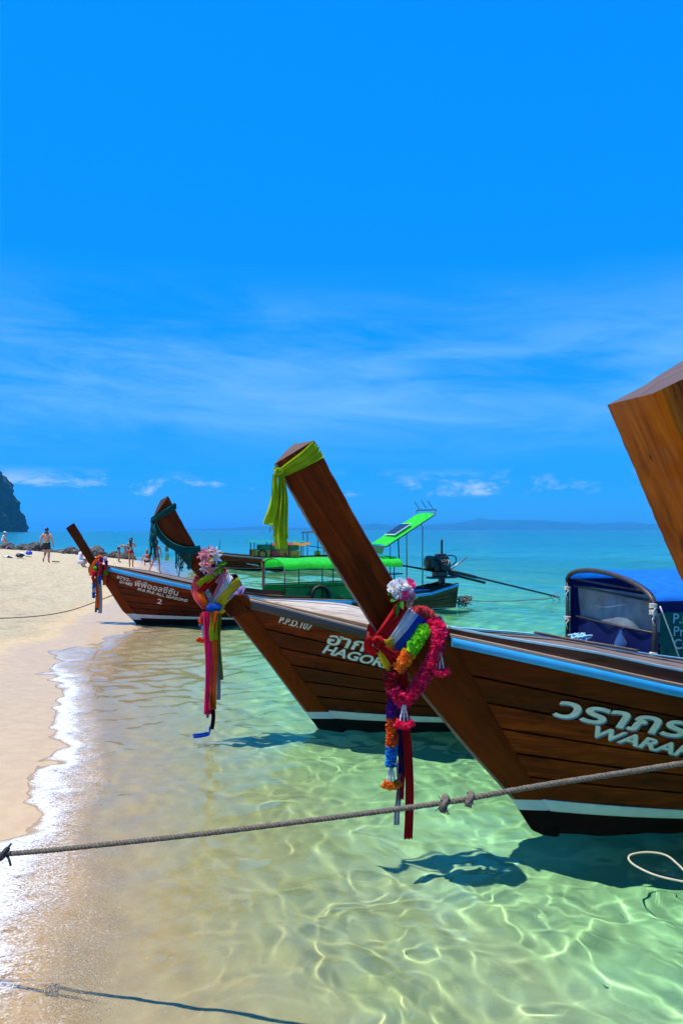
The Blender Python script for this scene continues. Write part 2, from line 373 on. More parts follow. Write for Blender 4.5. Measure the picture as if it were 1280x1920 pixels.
# foam: a thin bright lip where the water thins out, torn lace behind it, loose flecks further out, also painted in for sun glints
e1 = b.noise(b.map(p, (1, 1.3, 1)), 3.2, 6, 0.66, 0.9); e2 = b.noise(b.map(p, (1.0, 1.8, 1)), 11.0, 6, 0.72, 1.6); e3 = b.noise(p, 70, 3, 0.7, 0.6)
dq = b.math('ADD', dp, b.math('MULTIPLY', b.math('SUBTRACT', e1, 0.5), 0.035))
surf = b.math('MULTIPLY', b.rng(sx['Y'], 2.5, 5.0, 0.55, 1.0), b.rng(sx['Y'], 10.5, 15.0, 1, 0.35))
lip = b.math('MULTIPLY', b.rng(dp, 0.0, 0.004), b.rng(dq, 0.006, 0.030, 1, 0))
wash = b.math('MULTIPLY', b.rng(dq, 0.010, 0.11, 1, 0), b.rng(dp, 0.0, 0.01))
amt = b.math('MULTIPLY', b.math('ADD', b.math('MULTIPLY', lip, 0.12), b.math('MULTIPLY', wash, 0.13)), surf)
amt = b.math('ADD', amt, b.math('MULTIPLY', b.rng(dp, 0.02, 0.36, 1, 0), 0.055))
lace = b.math('ADD', b.math('MULTIPLY', b.math('ABSOLUTE', b.math('SUBTRACT', e2, 0.5)), -1.1), b.math('ADD', b.math('MULTIPLY', e3, 0.45), 0.42))
fo = b.rng(b.math('ADD', lace, amt), 0.69, 0.94)
fo = b.math('MULTIPLY', fo, b.rng(dp, -0.002, 0.003))
foam = b.bsdf((0.80, 0.82, 0.82), 0.7, 0.3)
sh = b.shmix(b.math('MULTIPLY', fo, 0.8), sh, foam)
MAT['sea'] = b.done(sh)
sea = grid_mesh('sea', np.stack([Xw, Yw, Zw], -1), MAT['sea'], {'off': sW, 'depth': dep})
tag(sea, 'clear shallow sea turning turquoise towards the horizon', None, kind='structure')
sea.cycles.is_caustics_caster = True
# ------------------------------------------------------------------ shape helpers
def V(*a): return Vector(a)
def catmull(pts, n):
    P = [np.array(p, float) for p in pts]; P = [2 * P[0] - P[1]] + P + [2 * P[-1] - P[-2]]; out = []
    m = len(P) - 3
    for i in range(n):
        t = i / (n - 1) * m; k = min(int(t), m - 1); t -= k; a, b_, c, d = P[k:k + 4]
        out.append(0.5 * ((2 * b_) + (c - a) * t + (2 * a - 5 * b_ + 4 * c - d) * t * t + (3 * b_ - a - 3 * c + d) * t ** 3))
    return np.array(out)
def lin(pts, n):
    P = np.array(pts, float); d = np.r_[0, np.cumsum(np.linalg.norm(np.diff(P, axis=0), axis=1))]
    t = np.linspace(0, d[-1], n); return np.stack([np.interp(t, d, P[:, i]) for i in range(P.shape[1])], -1)
def frames(P):
    T = np.gradient(P, axis=0); T /= np.linalg.norm(T, axis=1)[:, None] + 1e-9
    up = np.array([0, 0, 1.0]) if abs(T[0][2]) < 0.9 else np.array([0, 1.0, 0])
    N = []; n = np.cross(T[0], np.cross(up, T[0])); n /= np.linalg.norm(n)
    for t in T:
        n = n - t * n.dot(t); n /= np.linalg.norm(n) + 1e-9; N.append(n)
    N = np.array(N); return T, N, np.cross(T, N)
class MB:
    """collects shapes into one mesh"""
    def __init__(s): s.v = []; s.f = []; s.m = []; s.g = []
    def add(s, v, f, mi=0, g=None):
        o = len(s.v); s.v += [tuple(map(float, q)) for q in v]; s.f += [tuple(int(i) + o for i in q) for q in f]; s.m += [mi] * len(f)
        s.g += [tuple(map(float, q)) for q in (g if g is not None else v)]
        return s
    def box(s, c, size, rot=None, mi=0, bev=0.0):
        x, y, z = (q / 2 for q in size); R = rot if rot is not None else Matrix.Identity(3)
        if bev <= 0:
            vs = [V(a * x, b_ * y, d * z) for a in (-1, 1) for b_ in (-1, 1) for d in (-1, 1)]
            fs = [(0, 1, 3, 2), (4, 6, 7, 5), (0, 4, 5, 1), (2, 3, 7, 6), (0, 2, 6, 4), (1, 5, 7, 3)]
        else:
            e = min(bev, x * .9, y * .9, z * .9); vs = []
            for d, k in ((-z, e), (-z + e, 0), (z - e, 0), (z, e)):
                X, Y = x - k, y - k; q = e if k == 0 else e * .6
                vs += [V(X - q, -Y, d), V(X, -Y + q, d), V(X, Y - q, d), V(X - q, Y, d), V(-X + q, Y, d), V(-X, Y - q, d), V(-X, -Y + q, d), V(-X + q, -Y, d)]
            fs = [tuple(range(7, -1, -1)), tuple(range(24, 32))]
            for l in range(3):
                for i in range(8): j = (i + 1) % 8; fs.append((l * 8 + i, l * 8 + j, l * 8 + 8 + j, l * 8 + 8 + i))
        c = V(*c); return s.add([R @ q + c for q in vs], fs, mi, g=[q + c for q in vs])
    def tube(s, P, r, n=8, cap=True, mi=0, flat=1.0):
        P = np.array(P, float); 
        if len(P) == 2: P = lin(P, 2)
        T, N, B = frames(P); r = np.broadcast_to(np.asarray(r, float), (len(P),)); vs = []; gs = []
        L = np.r_[0, np.cumsum(np.linalg.norm(np.diff(P, axis=0), axis=1))]
        for i, p in enumerate(P):
            for k in range(n):
                a = 2 * math.pi * k / n; vs.append(p + r[i] * (math.cos(a) * N[i] + flat * math.sin(a) * B[i])); gs.append((L[i], r[i] * math.cos(a), r[i] * math.sin(a)))
        fs = [(i * n + k, i * n + (k + 1) % n, (i + 1) * n + (k + 1) % n, (i + 1) * n + k) for i in range(len(P) - 1) for k in range(n)]
        if cap: fs += [tuple(range(n - 1, -1, -1)), tuple((len(P) - 1) * n + k for k in range(n))]
        return s.add(vs, fs, mi, gs)
    def loft(s, rings, cap=True, mi=0, closed=True, g=None):
        n = len(rings[0]); vs = [q for r in rings for q in r]; fs = []
        for i in range(len(rings) - 1):
            for k in range(n if closed else n - 1): fs.append((i * n + k, i * n + (k + 1) % n, (i + 1) * n + (k + 1) % n, (i + 1) * n + k))
        if cap and closed: fs += [tuple(range(n - 1, -1, -1)), tuple((len(rings) - 1) * n + k for k in range(n))]
        return s.add(vs, fs, mi, g)
    def ball(s, c, r, nu=10, nv=7, mi=0, sq=(1, 1, 1), jit=0.0):
        vs = []; fs = []
        for j in range(nv + 1):
            a = math.pi * j / nv
            for i in range(nu):
                t = 2 * math.pi * i / nu; k = r * (1 + jit * (random.random() - .5))
                vs.append((c[0] + sq[0] * k * math.sin(a) * math.cos(t), c[1] + sq[1] * k * math.sin(a) * math.sin(t), c[2] + sq[2] * k * math.cos(a)))
        for j in range(nv):
            for i in range(nu): fs.append((j * nu + i, (j + 1) * nu + i, (j + 1) * nu + (i + 1) % nu, j * nu + (i + 1) % nu))
        return s.add(vs, fs, mi)
    def build(s, name, mat, parent=None, smooth=False, autosm=None, mats=None, grain=True):
        return mesh_obj(name, s.v, s.f, mat, parent, smooth or autosm is not None, {'grain': np.array(s.g)} if grain else None, mats, s.m if mats else None, autosm)

# ------------------------------------------------------------------ materials of the boats
hullW = wood('varnished_hull_wood', (0.012, 0.0016, 0.0004), (0.105, 0.0105, 0.0009), (0.36, 0.055, 0.0036), rough=0.33, wear=(0.36, 0.15, 0.06), wear_amt=0.08, spec=0.3, black=0.85, stint=(1.0, 0.36, 0.16))
stemW = wood('stem_wood', (0.080, 0.0095, 0.0008), (0.195, 0.026, 0.0018), (0.34, 0.062, 0.0040), rough=0.36, wear=(0.36, 0.14, 0.05), wear_amt=0.03, spec=0.3, black=0.4, stint=(1.0, 0.36, 0.16))
postW = wood('prow_wood', (0.014, 0.0020, 0.0004), (0.105, 0.0130, 0.0010), (0.48, 0.105, 0.0070), rough=0.32, wear=(0.36, 0.15, 0.05), wear_amt=0.03, scale=0.5, spec=0.35, black=0.95, stint=(1.0, 0.36, 0.16))
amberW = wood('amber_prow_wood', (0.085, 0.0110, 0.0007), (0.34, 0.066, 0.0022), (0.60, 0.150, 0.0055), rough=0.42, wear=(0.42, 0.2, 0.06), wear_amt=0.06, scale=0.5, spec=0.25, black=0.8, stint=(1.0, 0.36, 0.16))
amberLit = wood('bounce_lit_amber_wood', (0.07, 0.009, 0.0006), (0.42, 0.086, 0.0028), (0.74, 0.205, 0.0075), rough=0.46, wear=(0.42, 0.2, 0.06), wear_amt=0.07, scale=0.5, spec=0.25, black=0.85, stint=(1.0, 0.36, 0.16))  # brighter copy of the amber wood: bounced light on the front face put into colour
brownW = wood('brown_prow_wood', (0.016, 0.0028, 0.0009), (0.065, 0.0115, 0.0026), (0.150, 0.032, 0.0065), rough=0.36, wear=(0.34, 0.17, 0.07), wear_amt=0.03, scale=0.6, spec=0.3, stint=(1.0, 0.36, 0.16))
deckW = wood('weathered_deck_wood', (0.22, 0.165, 0.115), (0.44, 0.37, 0.29), (0.66, 0.60, 0.52), rough=0.75, wear=(0.30, 0.14, 0.07), wear_amt=0.16, spec=0.25, bump=0.5, black=0.2)
deckD = wood('dark_deck_wood', (0.085, 0.055, 0.04), (0.20, 0.145, 0.11), (0.36, 0.29, 0.24), rough=0.62, wear=(0.5, 0.45, 0.4), wear_amt=0.08, spec=0.3, bump=0.45, black=0.4)
darkW = wood('dark_trim_wood', (0.022, 0.011, 0.008), (0.060, 0.027, 0.017), (0.13, 0.062, 0.036), rough=0.45, wear=(0.4, 0.32, 0.25), wear_amt=0.05)
endW = wood('end_grain_wood', (0.045, 0.028, 0.022), (0.12, 0.075, 0.06), (0.26, 0.19, 0.165), rough=0.5, wear=(0.5, 0.45, 0.4), wear_amt=0.14, scale=0.8)
greyedge = wood('greyed_edge_wood', (0.16, 0.105, 0.075), (0.30, 0.22, 0.17), (0.42, 0.34, 0.28), rough=0.7, wear=(0.5, 0.45, 0.4), wear_amt=0.06, spec=0.2)
floorW = wood('hold_wood', (0.05, 0.022, 0.013), (0.13, 0.06, 0.03), (0.22, 0.11, 0.06), rough=0.6, spec=0.3)
def chipped(name, col, under=(0.20, 0.12, 0.07), rough=0.42, amt=0.68, spec=0.5):
    if name in MAT: return MAT[name]
    b = NB(name); g = b.attr('grain', 'Vector')
    n = b.noise(b.map(g, (2.2, 9, 9)), 3.2, 9, 0.72, 0.3); f = b.noise(g, 7, 4, 0.6)
    c = b.mix(b.rng(f, 0.3, 0.7), tuple(q * 0.86 for q in col), col)
    c = b.mix(b.rng(n, amt, amt + 0.02), c, under)
    dr = b.rng(b.noise(b.map(g, (40, 1.5, 1.5)), 1.0, 4, 0.6), 0.66, 0.74)
    c = b.mix(b.math('MULTIPLY', dr, 0.25), c, (0.12, 0.08, 0.05))
    MAT[name] = b.done(b.bsdf(c, rough, spec, b.bump(n, 0.2, 0.004))); return MAT[name]
blueP = chipped('sky_blue_paint', (0.022, 0.36, 0.72)); whiteP = chipped('white_boot_paint', (0.62, 0.66, 0.62), (0.36, 0.29, 0.19), amt=0.66)
blackP = chipped('black_bottom_paint', (0.007, 0.006, 0.006), (0.03, 0.012, 0.008), 0.6, spec=0.08); redblack = chipped('dark_red_bottom_paint', (0.012, 0.003, 0.003), (0.04, 0.008, 0.005), 0.6, spec=0.08)
blackR = chipped('black_rail_paint', (0.020, 0.018, 0.017), (0.25, 0.18, 0.12), 0.3, amt=0.70)
letterM = plain('lettering_white', (0.66, 0.68, 0.62), 0.55, 0.4, 0.14, 22); letterB = plain('lettering_blue_shadow', (0.07, 0.22, 0.36), 0.55, 0.4); letterD = plain('lettering_dark_shadow', (0.03, 0.025, 0.02), 0.6)
metalD = plain('black_engine_metal', (0.014, 0.014, 0.015), 0.38, 0.5, 0.3, 20, metal=0.0); steel = plain('dull_steel', (0.30, 0.30, 0.31), 0.4, 0.5, metal=0.7)
pole = plain('dark_pole', (0.045, 0.032, 0.026), 0.5, 0.5, 0.35, 25); rubber = plain('black_rubber', (0.012, 0.012, 0.012), 0.6)

# ------------------------------------------------------------------ the long-tail boat
def O_px(px, py, z=0.0):
    Y = FPX * (CAM_H - z) / (py - 994); return ((px - 640) / FPX * Y, Y, 0.0)
class Boat:
    """local frame: x aft from where the stem meets the water, -y the side towards the beach, z up"""
    def __init__(s, name, origin, theta, front, aft, rabbet, sheer, label, **k):
        s.O = Vector(origin); s.th = theta
        s.front = np.array(front, float); s.aft = np.array(aft, float); s.rab = np.array(rabbet, float); s.sh = np.array(sheer, float)
        s.L = k.get('L', 9.5); s.zb = k.get('zb', -0.09); s.tr = k.get('tr', 0.065); s.Bt = k.get('Bt', 1.02); s.Bb = k.get('Bb', 0.62); s.Lt = k.get('Lt', 1.15); s.Lb = k.get('Lb', 1.7)
        s.root = empty(name, origin, theta, label, 'boat', 'long-tail boats moored along the beach')
    def w(s, p): return Matrix.Rotation(s.th, 4, 'Z') @ Vector(p) + s.O
    def xr(s, z): return np.interp(z, s.rab[:, 1], s.rab[:, 0]) + np.where(z > s.rab[-1, 1], (z - s.rab[-1, 1]) * (s.rab[-1, 0] - s.rab[0, 0]) / (s.rab[-1, 1] - s.rab[0, 1]), 0)
    def zs(s, x): return np.interp(x, s.sh[:, 0], s.sh[:, 1])
    def y(s, x, z):
        v = np.clip((z - s.zb) / (s.zs(x) - s.zb), 0, 1.3); q = v ** 0.75
        B = s.Bb + (s.Bt - s.Bb) * q; Ln = s.Lb + (s.Lt - s.Lb) * q
        e = 1 - np.exp(-np.maximum(x - s.xr(z), 0) / Ln)
        tap = 1 - 0.42 * smooth01(x, s.L * 0.55, s.L)
        return s.tr + B * e * tap
    def hit(s, px, py, out=0.0):
        """point of the near side seen at a pixel of the photograph"""
        d = Vector(((px - 640) / FPX, 1, (994 - py) / FPX)); c, sn = math.cos(s.th), math.sin(s.th); n = Vector((-sn, c, 0)); o = s.O
        yy = -0.3
        for _ in range(30):
            t = ((o + n * yy) .dot(n)) / d.dot(n); P = d * t + Vector((0, 0, CAM_H)); x = (P - o).dot(Vector((c, sn, 0))); yy = 0.5 * yy - 0.5 * (float(s.y(x, P.z)) + out)
        return x, yy, P.z
    def plane(s, px, py, y=0.0):
        d = Vector(((px - 640) / FPX, 1, (994 - py) / FPX)); c, sn = math.cos(s.th), math.sin(s.th); n = Vector((-sn, c, 0)); o = s.O + n * y
        t = o.dot(n) / d.dot(n); P = d * t + Vector((0, 0, CAM_H)); return Vector(((P - o).dot(Vector((c, sn, 0))), y, P.z))
    def strip(s, name, zlo, zhi, mat, side, proud=0.0, groove=0.024, nx=34, nv=4, x1=None, wob=0.0, x0=0.0):
        """one strake between two height curves zlo(x), zhi(x), following the hull"""
        x1 = x1 or s.L; rows_ = []; gr = []
        ts = np.linspace(0, 1, nv)
        lay = [(0.0, -groove), (0.0, proud)] if nv == 2 else []
        vv = [0.0, 0.05] + list(np.linspace(0.2, 0.8, nv)) + [0.95, 1.0]; oo = [-groove, proud] + [proud] * nv + [proud, -groove]
        ph = random.random() * 9
        for t, off in zip(vv, oo):
            xs = s.xr(zlo(0) + (zhi(0) - zlo(0)) * t) + 0
            for _ in range(12):
                z_ = zlo(xs) + (zhi(xs) - zlo(xs)) * t; xs = 0.5 * xs + 0.5 * float(s.xr(z_))
            x = xs + 0.004 + x0 + (x1 - xs - x0) * np.linspace(0, 1, nx) ** 1.35
            z = zlo(x) + (zhi(x) - zlo(x)) * t
            y = s.y(x, z) + off + (wob * np.sin(x * 2.1 + ph) if off > -groove else 0)
            rows_.append(np.stack([x, side * y, z], -1)); gr.append(np.stack([x, z, np.zeros_like(x)], -1))
        P = np.array(rows_); G = np.array(gr)
        f = grid_faces(P.shape[0], P.shape[1], flip=(side > 0))
        return mesh_obj(name, P.reshape(-1, 3), f, mat, s.root, True, {'grain': G.reshape(-1, 3)}, autosm=40)
    def hull(s, n=6, zst=0.215, zsb=0.125, bottom=None, plankmat=None, rail=None, railh=0.085, topmat=None):
        plankmat = plankmat or hullW; bottom = bottom or blackP; R = s.root
        trim = lambda x: 0.034 * np.clip(x, 0, 2.6); f_st = lambda x: zst - trim(x); f_sb = lambda x: zsb - trim(x) + (zst - zsb) * 0.55 * smooth01(np.asarray(x, float), 0.0, 2.4); f_b = lambda x: s.zb + 0.02 + 0 * x
        rl = lambda x: s.zs(x) - railh
        for side in (-1, 1):
            for k in range(n):
                a, c = k / n, (k + 1) / n
                s.strip('plank', lambda x, a=a: f_st(x) + (rl(x) - f_st(x)) * a, lambda x, c=c: f_st(x) + (rl(x) - f_st(x)) * c, plankmat, side, proud=random.uniform(-.003, .004), wob=0.0015)
            s.strip('boot_stripe', f_sb, f_st, whiteP, side, 0.001, 0.004)
            o = s.strip('bottom_planking', f_b, f_sb, bottom, side, -0.001, 0.004); o.cycles.is_caustics_receiver = True
        # backing behind the seams, inside of the hold
        xs = np.linspace(0, 1, 40); m = MB()
        for side in (-1, 1):
            P = []
            for t in np.linspace(0, 1, 8):
                x0_ = float(s.xr(s.zb + (s.zs(-.5) - s.zb) * t)); x = x0_ + 0.02 + (s.L - x0_ - .02) * xs ** 1.3; z = s.zb + (s.zs(x) - .01 - s.zb) * t
                P.append(np.stack([x, side * np.maximum(s.y(x, z) - 0.028, 0.004), z], -1))
            P = np.array(P); m.add(P.reshape(-1, 3), grid_faces(8, 40, flip=side < 0))
        m.build('hull_lining', floorW, R, smooth=True)
        # keel sole and transom
        x = s.rab[0, 0] + (s.L - s.rab[0, 0]) * xs; yb = s.y(x, s.zb + 0.02 + 0 * x) - .004
        P = np.array([np.stack([x, -yb, 0 * x + s.zb + 0.02], -1), np.stack([x, yb, 0 * x + s.zb + 0.02], -1)])
        m = MB().add(P.reshape(-1, 3), grid_faces(2, 40, True)); m.build('keel_sole', bottom, R)
        zz = np.linspace(s.zb, s.zs(s.L) - .01, 8); yy = s.y(s.L + 0 * zz, zz) - .006
        P = np.array([np.stack([0 * zz + s.L, -yy, zz], -1), np.stack([0 * zz + s.L, yy, zz], -1)]); MB().add(P.reshape(-1, 3), grid_faces(2, 8)).build('transom', plankmat, R)
        # rub rail and capping, both sides
        for side in (-1, 1):
            x0_ = float(s.xr(s.zs(-0.7))) + 0.02; x = x0_ + (s.L - x0_) * xs ** 1.3; zt = s.zs(x); yo = s.y(x, zt)
            ring = []
            for i in range(40):
                q = [(yo[i] - .02, zt[i] - railh), (yo[i] + .018, zt[i] - railh), (yo[i] + .034, zt[i] - railh * .7), (yo[i] + .036, zt[i] - railh * .25), (yo[i] + .026, zt[i]), (yo[i] - .02, zt[i] + .002)]
                if side > 0: q = q[::-1]
                ring.append([(x[i], side * a, c) for a, c in q])
            g = [(x[i], k * .03, 0) for i in range(40) for k in range(6)]
            MB().loft(ring, g=g).build('rub_rail', rail or blueP, R, autosm=40)
            ring = []
            for i in range(40):
                q = [(yo[i] - .075, zt[i] - .01), (yo[i] + .012, zt[i] + .003), (yo[i] + .012, zt[i] + .022), (yo[i] - .075, zt[i] + .024)]
                if side > 0: q = q[::-1]
                ring.append([(x[i], side * a, c) for a, c in q])
            MB().loft(ring, g=[(x[i], k * .03, 0) for i in range(40) for k in range(4)]).build('gunwale_cap', topmat or greyedge, R, autosm=30)
    def deck(s, x_end, n=8, raise_=0.10, mat=None, edge=None, edgemat=None, x_open=None, slant=0.0, crown=0.045):
        """stepped washboards along both sides and a crowned foredeck of fore-and-aft planks"""
        R = s.root; mat = mat or deckW; x_open = x_open or s.L * .8; x0_ = float(s.xr(s.zs(-0.7))) + 0.03; ins = 0.085
        for side in (-1, 1):
            x = x0_ + (x_open - x0_) * np.linspace(0, 1, 40) ** 1.3; zt = s.zs(x); yo = np.maximum(s.y(x, zt) - ins, 0.012)
            up = raise_ * (0.55 + 0.45 * smooth01(x, -0.6, 0.4)) + 0.0 * x
            ring = []
            for i in range(40):
                a = yo[i]; q = [(a, zt[i] - .03), (a + .004, zt[i] + up[i]), (max(a - .03, 0.002), zt[i] + up[i] + .004), (max(a - .036, .001), zt[i] - .05)]
                if side > 0: q = q[::-1]
                ring.append([(x[i], side * p_, c) for p_, c in q])
            MB().loft(ring, g=[(x[i], k * .05, 0) for i in range(40) for k in range(4)]).build('washboard', edgemat or darkW, R, autosm=30)
            if edge is not None:
                ring = []
                for i in range(40):
                    a = yo[i]; q = [(a - .034, zt[i] + up[i] + .006), (a + .010, zt[i] + up[i] + .004), (a + .011, zt[i] + up[i] + .018), (a - .034, zt[i] + up[i] + .018)]
                    if side > 0: q = q[::-1]
                    ring.append([(x[i], side * p_, c) for p_, c in q])
                MB().loft(ring, g=[(x[i], k * .02, 0) for i in range(40) for k in range(4)]).build('painted_edge', edge, R, autosm=30)
        for k in range(n):
            a, c = -1 + 2 * k / n, -1 + 2 * (k + 1) / n; pr = random.uniform(-.008, .008); rings = []; g = []
            xe = x_end + slant * (a + c) / 2 + random.uniform(-.02, .02)
            x = x0_ + 0.02 + (xe - x0_) * np.linspace(0, 1, 18)
            for xi in x:
                z = float(s.zs(xi)); hb = max(float(s.y(xi, z)) - ins - .038, 0.004); up = raise_ * (0.55 + 0.45 * float(smooth01(np.array(xi), -.6, .4)))
                ya, yc = a * hb + .007, c * hb - .007; cr = lambda q: z + up - .012 + crown * (1 - (q / hb) ** 2) * min(1, hb / .5) + pr
                rings.append([(xi, ya, cr(ya) - .025), (xi, yc, cr(yc) - .025), (xi, yc, cr(yc) - .004), (xi, yc - .004 * np.sign(c - a), cr(yc)), (xi, ya + .004, cr(ya)), (xi, ya, cr(ya) - .004)])
                g += [(xi, ya, 0), (xi, yc, 0), (xi, yc, 0), (xi, yc, 0), (xi, ya, 0), (xi, ya, 0)]
            MB().loft(rings, g=g).build('deck_plank', mat, R, autosm=30)
        # beam closing the deck, floor boards and thwarts of the hold
        z = float(s.zs(x_end)); hb = float(s.y(x_end, z)) - .12
        MB().box((x_end - .02, 0, z + raise_ - .075), (.05, 2 * hb, .11), bev=.008).build('deck_beam', darkW, R)
        xa, xb = x_end + .35, s.L - .5
        for k in range(5):
            yk = (k - 2) * .15
            MB().box(((xa + xb) / 2, yk, 0.10), (xb - xa, .138, .025), bev=.005).build('floor_board', floorW, R)
        xk = x_end + .6
        while xk < s.L - .8:
            z = float(s.zs(xk)) - .12; hb = float(s.y(xk, z)) - .04
            MB().box((xk, 0, z), (.22, 2 * hb, .035), bev=.006).build('thwart', deckD, R); xk += 1.5
    def stem(s, mat=None, edge=None, ztop=None):
        """the stem timber below the deck: front edge to rabbet"""
        mat = mat or stemW; ztop = ztop or s.rab[-1, 1] + .06
        zz = np.linspace(s.zb - .02, ztop, 22); rings = []; g = []
        fz = s.front[np.argsort(s.front[:, 1])]
        for z in zz:
            xf = np.interp(z, fz[:, 1], fz[:, 0]) + (0 if z > fz[0, 1] else (fz[0, 1] - z) * 0.75); xr_ = float(s.xr(z)) if z > s.rab[0, 1] else s.rab[0, 0] + (s.rab[0, 1] - z) * .6
            e = .018; t = s.tr + .012; w_ = xr_ - xf
            rings.append([(xf, -e, z), (xf, e, z), (xf + .02, e + .010, z), (xr_ - .01, t, z), (xr_ + .016, t - .004, z), (xr_ + .05, .01, z), (xr_ + .05, -.01, z), (xr_ + .016, -t + .004, z), (xr_ - .01, -t, z), (xf + .02, -e - .010, z)])
            g += [(z * 1.3, q, 0) for q in (0, 0, .03, w_, w_, w_, w_, w_, w_, .03)]
        m = MB(); m.loft(rings, g=g)
        n = 10
        nf = len(m.f) - 2
        mi = []
        for i in range(len(rings) - 1):
            zc_ = (zz[i] + zz[i + 1]) / 2
            for k in range(n): mi.append(3 if zc_ < .125 else (2 if zc_ < .215 else (1 if k in (0, 1, 9) and True else 0)))
        m.m = mi + [3, 0]
        o = m.build('stem', None, s.root, autosm=35, mats=[mat, greyedge, whiteP, s.bot]); o.cycles.is_caustics_receiver = True
        return o
    def post(s, mat=None, tf=0.06, ta=0.19, endmat=None, peak=0.05, edge=True, tm=None, front_mat=None):
        """raised prow: front line and aft line lofted with a wedge section, cut end on top"""
        n = 44; F = lin(s.front_post, n); A = lin(s.aft_post, n); rings = []; g = []; tm = tm or (tf + ta) / 2
        L = np.r_[0, np.cumsum(np.linalg.norm(np.diff(F, axis=0), axis=1))]
        for i in range(n):
            d = A[i] - F[i]; w_ = np.linalg.norm(d); P = lambda u: F[i] + d * u
            pts = [(0, tf * .42), (.03, tf * .5), (.5, tm * .5), (.965, ta * .5), (1, ta * .42)]
            ring = [(P(u)[0], -y, P(u)[1]) for u, y in pts] + [(P(u)[0], y, P(u)[1]) for u, y in pts[::-1]]
            ring = [(q[0] + random.gauss(0, .0016), q[1] + random.gauss(0, .0013), q[2] + random.gauss(0, .0016)) for q in ring]      # adze marks and knocks
            rings.append(ring); g += [(L[i], u * w_, .3 * (k > 4)) for k, u in enumerate([q[0] for q in pts] + [q[0] for q in pts[::-1]])]
        m = MB(); m.loft(rings, cap=False, g=g); nn = 10
        fm = []
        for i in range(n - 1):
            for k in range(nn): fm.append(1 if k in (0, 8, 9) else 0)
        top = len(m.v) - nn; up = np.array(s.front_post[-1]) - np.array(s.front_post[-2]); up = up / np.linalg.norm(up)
        c0 = np.mean(np.array(m.v[top:top + nn]), 0); dd = A[-1] - F[-1]
        ridge = [F[-1] + dd * u + up * (peak * h) for u, h in ((.04, .1), (.35, .7), (.62, 1), (.96, .25))]
        rv = [(q[0], ta * .10, q[1]) for q in ridge]; base = len(m.v)
        m.v += rv; m.g += [(q[0] * 2, q[2] * 2, 0) for q in rv]
        a = [top + k for k in range(5)]; b_ = [top + 9 - k for k in range(5)]; r = [base + k for k in range(4)]
        for side, sg in ((a, 1), (b_, -1)):
            q = [(side[0], side[1], r[0]), (side[1], side[2], r[1], r[0]), (side[2], r[2], r[1]), (side[2], side[3], r[3], r[2]), (side[3], side[4], r[3])]
            m.f += [x if sg > 0 else x[::-1] for x in q]; fm += [2] * 5
        m.f += [(a[0], r[0], b_[0]), (a[4], b_[4], r[3])]; fm += [2, 2]
        bottom = tuple(range(nn)); m.f.append(bottom[::-1]); fm.append(0)
        m.m = fm
        return m.build('prow_post', None, s.root, autosm=30, mats=[mat or postW, front_mat or greyedge, endmat or endW])
    def text(s, body, a, e, h, bold=0.012, shear=0.0, mats=(None, None), shadow=(0.0, 0.0), name='lettering', fit=True):
        """painted lettering laid on the near side: a, e = baseline ends (photo pixels), h = letter height in metres"""
        A, E = s.hit(*a), s.hit(*e); A2 = np.array([A[0], A[2]]); E2 = np.array([E[0], E[2]]); u = E2 - A2; ln = np.linalg.norm(u); u /= ln; w_ = np.array([-u[1], u[0]])
        V0, F0 = text_mesh(body, bold); mx = V0[:, 0].max(); mn = V0[:, 0].min(); sxy = h / 0.69; sxx = ln / (mx - mn) if fit else sxy
        for (mat, dx, dz, lift) in ([(mats[1], shadow[0], shadow[1], .0035)] if mats[1] else []) + [(mats[0] or letterM, 0, 0, .0065)]:
            xy = A2 + np.outer((V0[:, 0] - mn) * sxx, u) + np.outer(V0[:, 1] * sxy, w_) + np.outer(V0[:, 1] * sxy * shear, u) + np.array([dx, dz])
            y = -(s.y(xy[:, 0], xy[:, 1]) + .004 + lift)
            mesh_obj(name if mat is not mats[1] else name + '_shadow', np.stack([xy[:, 0], y, xy[:, 1]], -1), F0, mat, s.root)
_txt = {}
def text_mesh(body, bold=0.0):
    k = (body, bold)
    if k in _txt: return _txt[k]
    c = bpy.data.curves.new('t', 'FONT'); c.body = body; c.offset = bold; c.resolution_u = 3; c.fill_mode = 'FRONT'
    o = bpy.data.objects.new('t', c); COL.objects.link(o); bpy.context.view_layer.update()
    me = bpy.data.meshes.new_from_object(o.evaluated_get(bpy.context.evaluated_depsgraph_get()))
    v = np.array([q.co[:] for q in me.vertices]); f = [tuple(p.vertices) for p in me.polygons]
    bpy.data.objects.remove(o); bpy.data.meshes.remove(me); _txt[k] = (v, f); return _txt[k]

TH = math.radians(12)
# --- nearest hull with the decorated tall prow
b1 = Boat('longtail_boat', O_px(1003, 1547), TH,
          [(0.05, -0.11), (-0.03, -0.03), (-0.07, 0.03), (-0.18, 0.20), (-0.56, 0.62), (-0.93, 1.06), (-1.28, 1.55), (-1.44, 1.80)], [], [(0.14, -0.26), (0.14, 0.0), (0.02, 0.20), (-0.38, 0.86), (-0.66, 1.35), (-0.76, 1.52)],
          [(-0.8, 1.45), (-0.5, 1.395), (-0.2, 1.335), (0.2, 1.25), (0.6, 1.16), (1, 1.08), (1.5, 0.985), (2, 0.905), (3, 0.80), (5, 0.74), (7, 0.80), (9.5, 1.0)],
          'brown varnished long-tail boat lettered WARAPORN, lime scarf tied to its tall prow')
b1.bot = redblack
b1.front_post = [(-1.20, 1.43), (-1.44, 1.80), (-1.69, 2.21), (-1.95, 2.66)]; b1.aft_post = [(-0.84, 1.43), (-1.07, 1.77), (-1.34, 2.20), (-1.69, 2.82)]
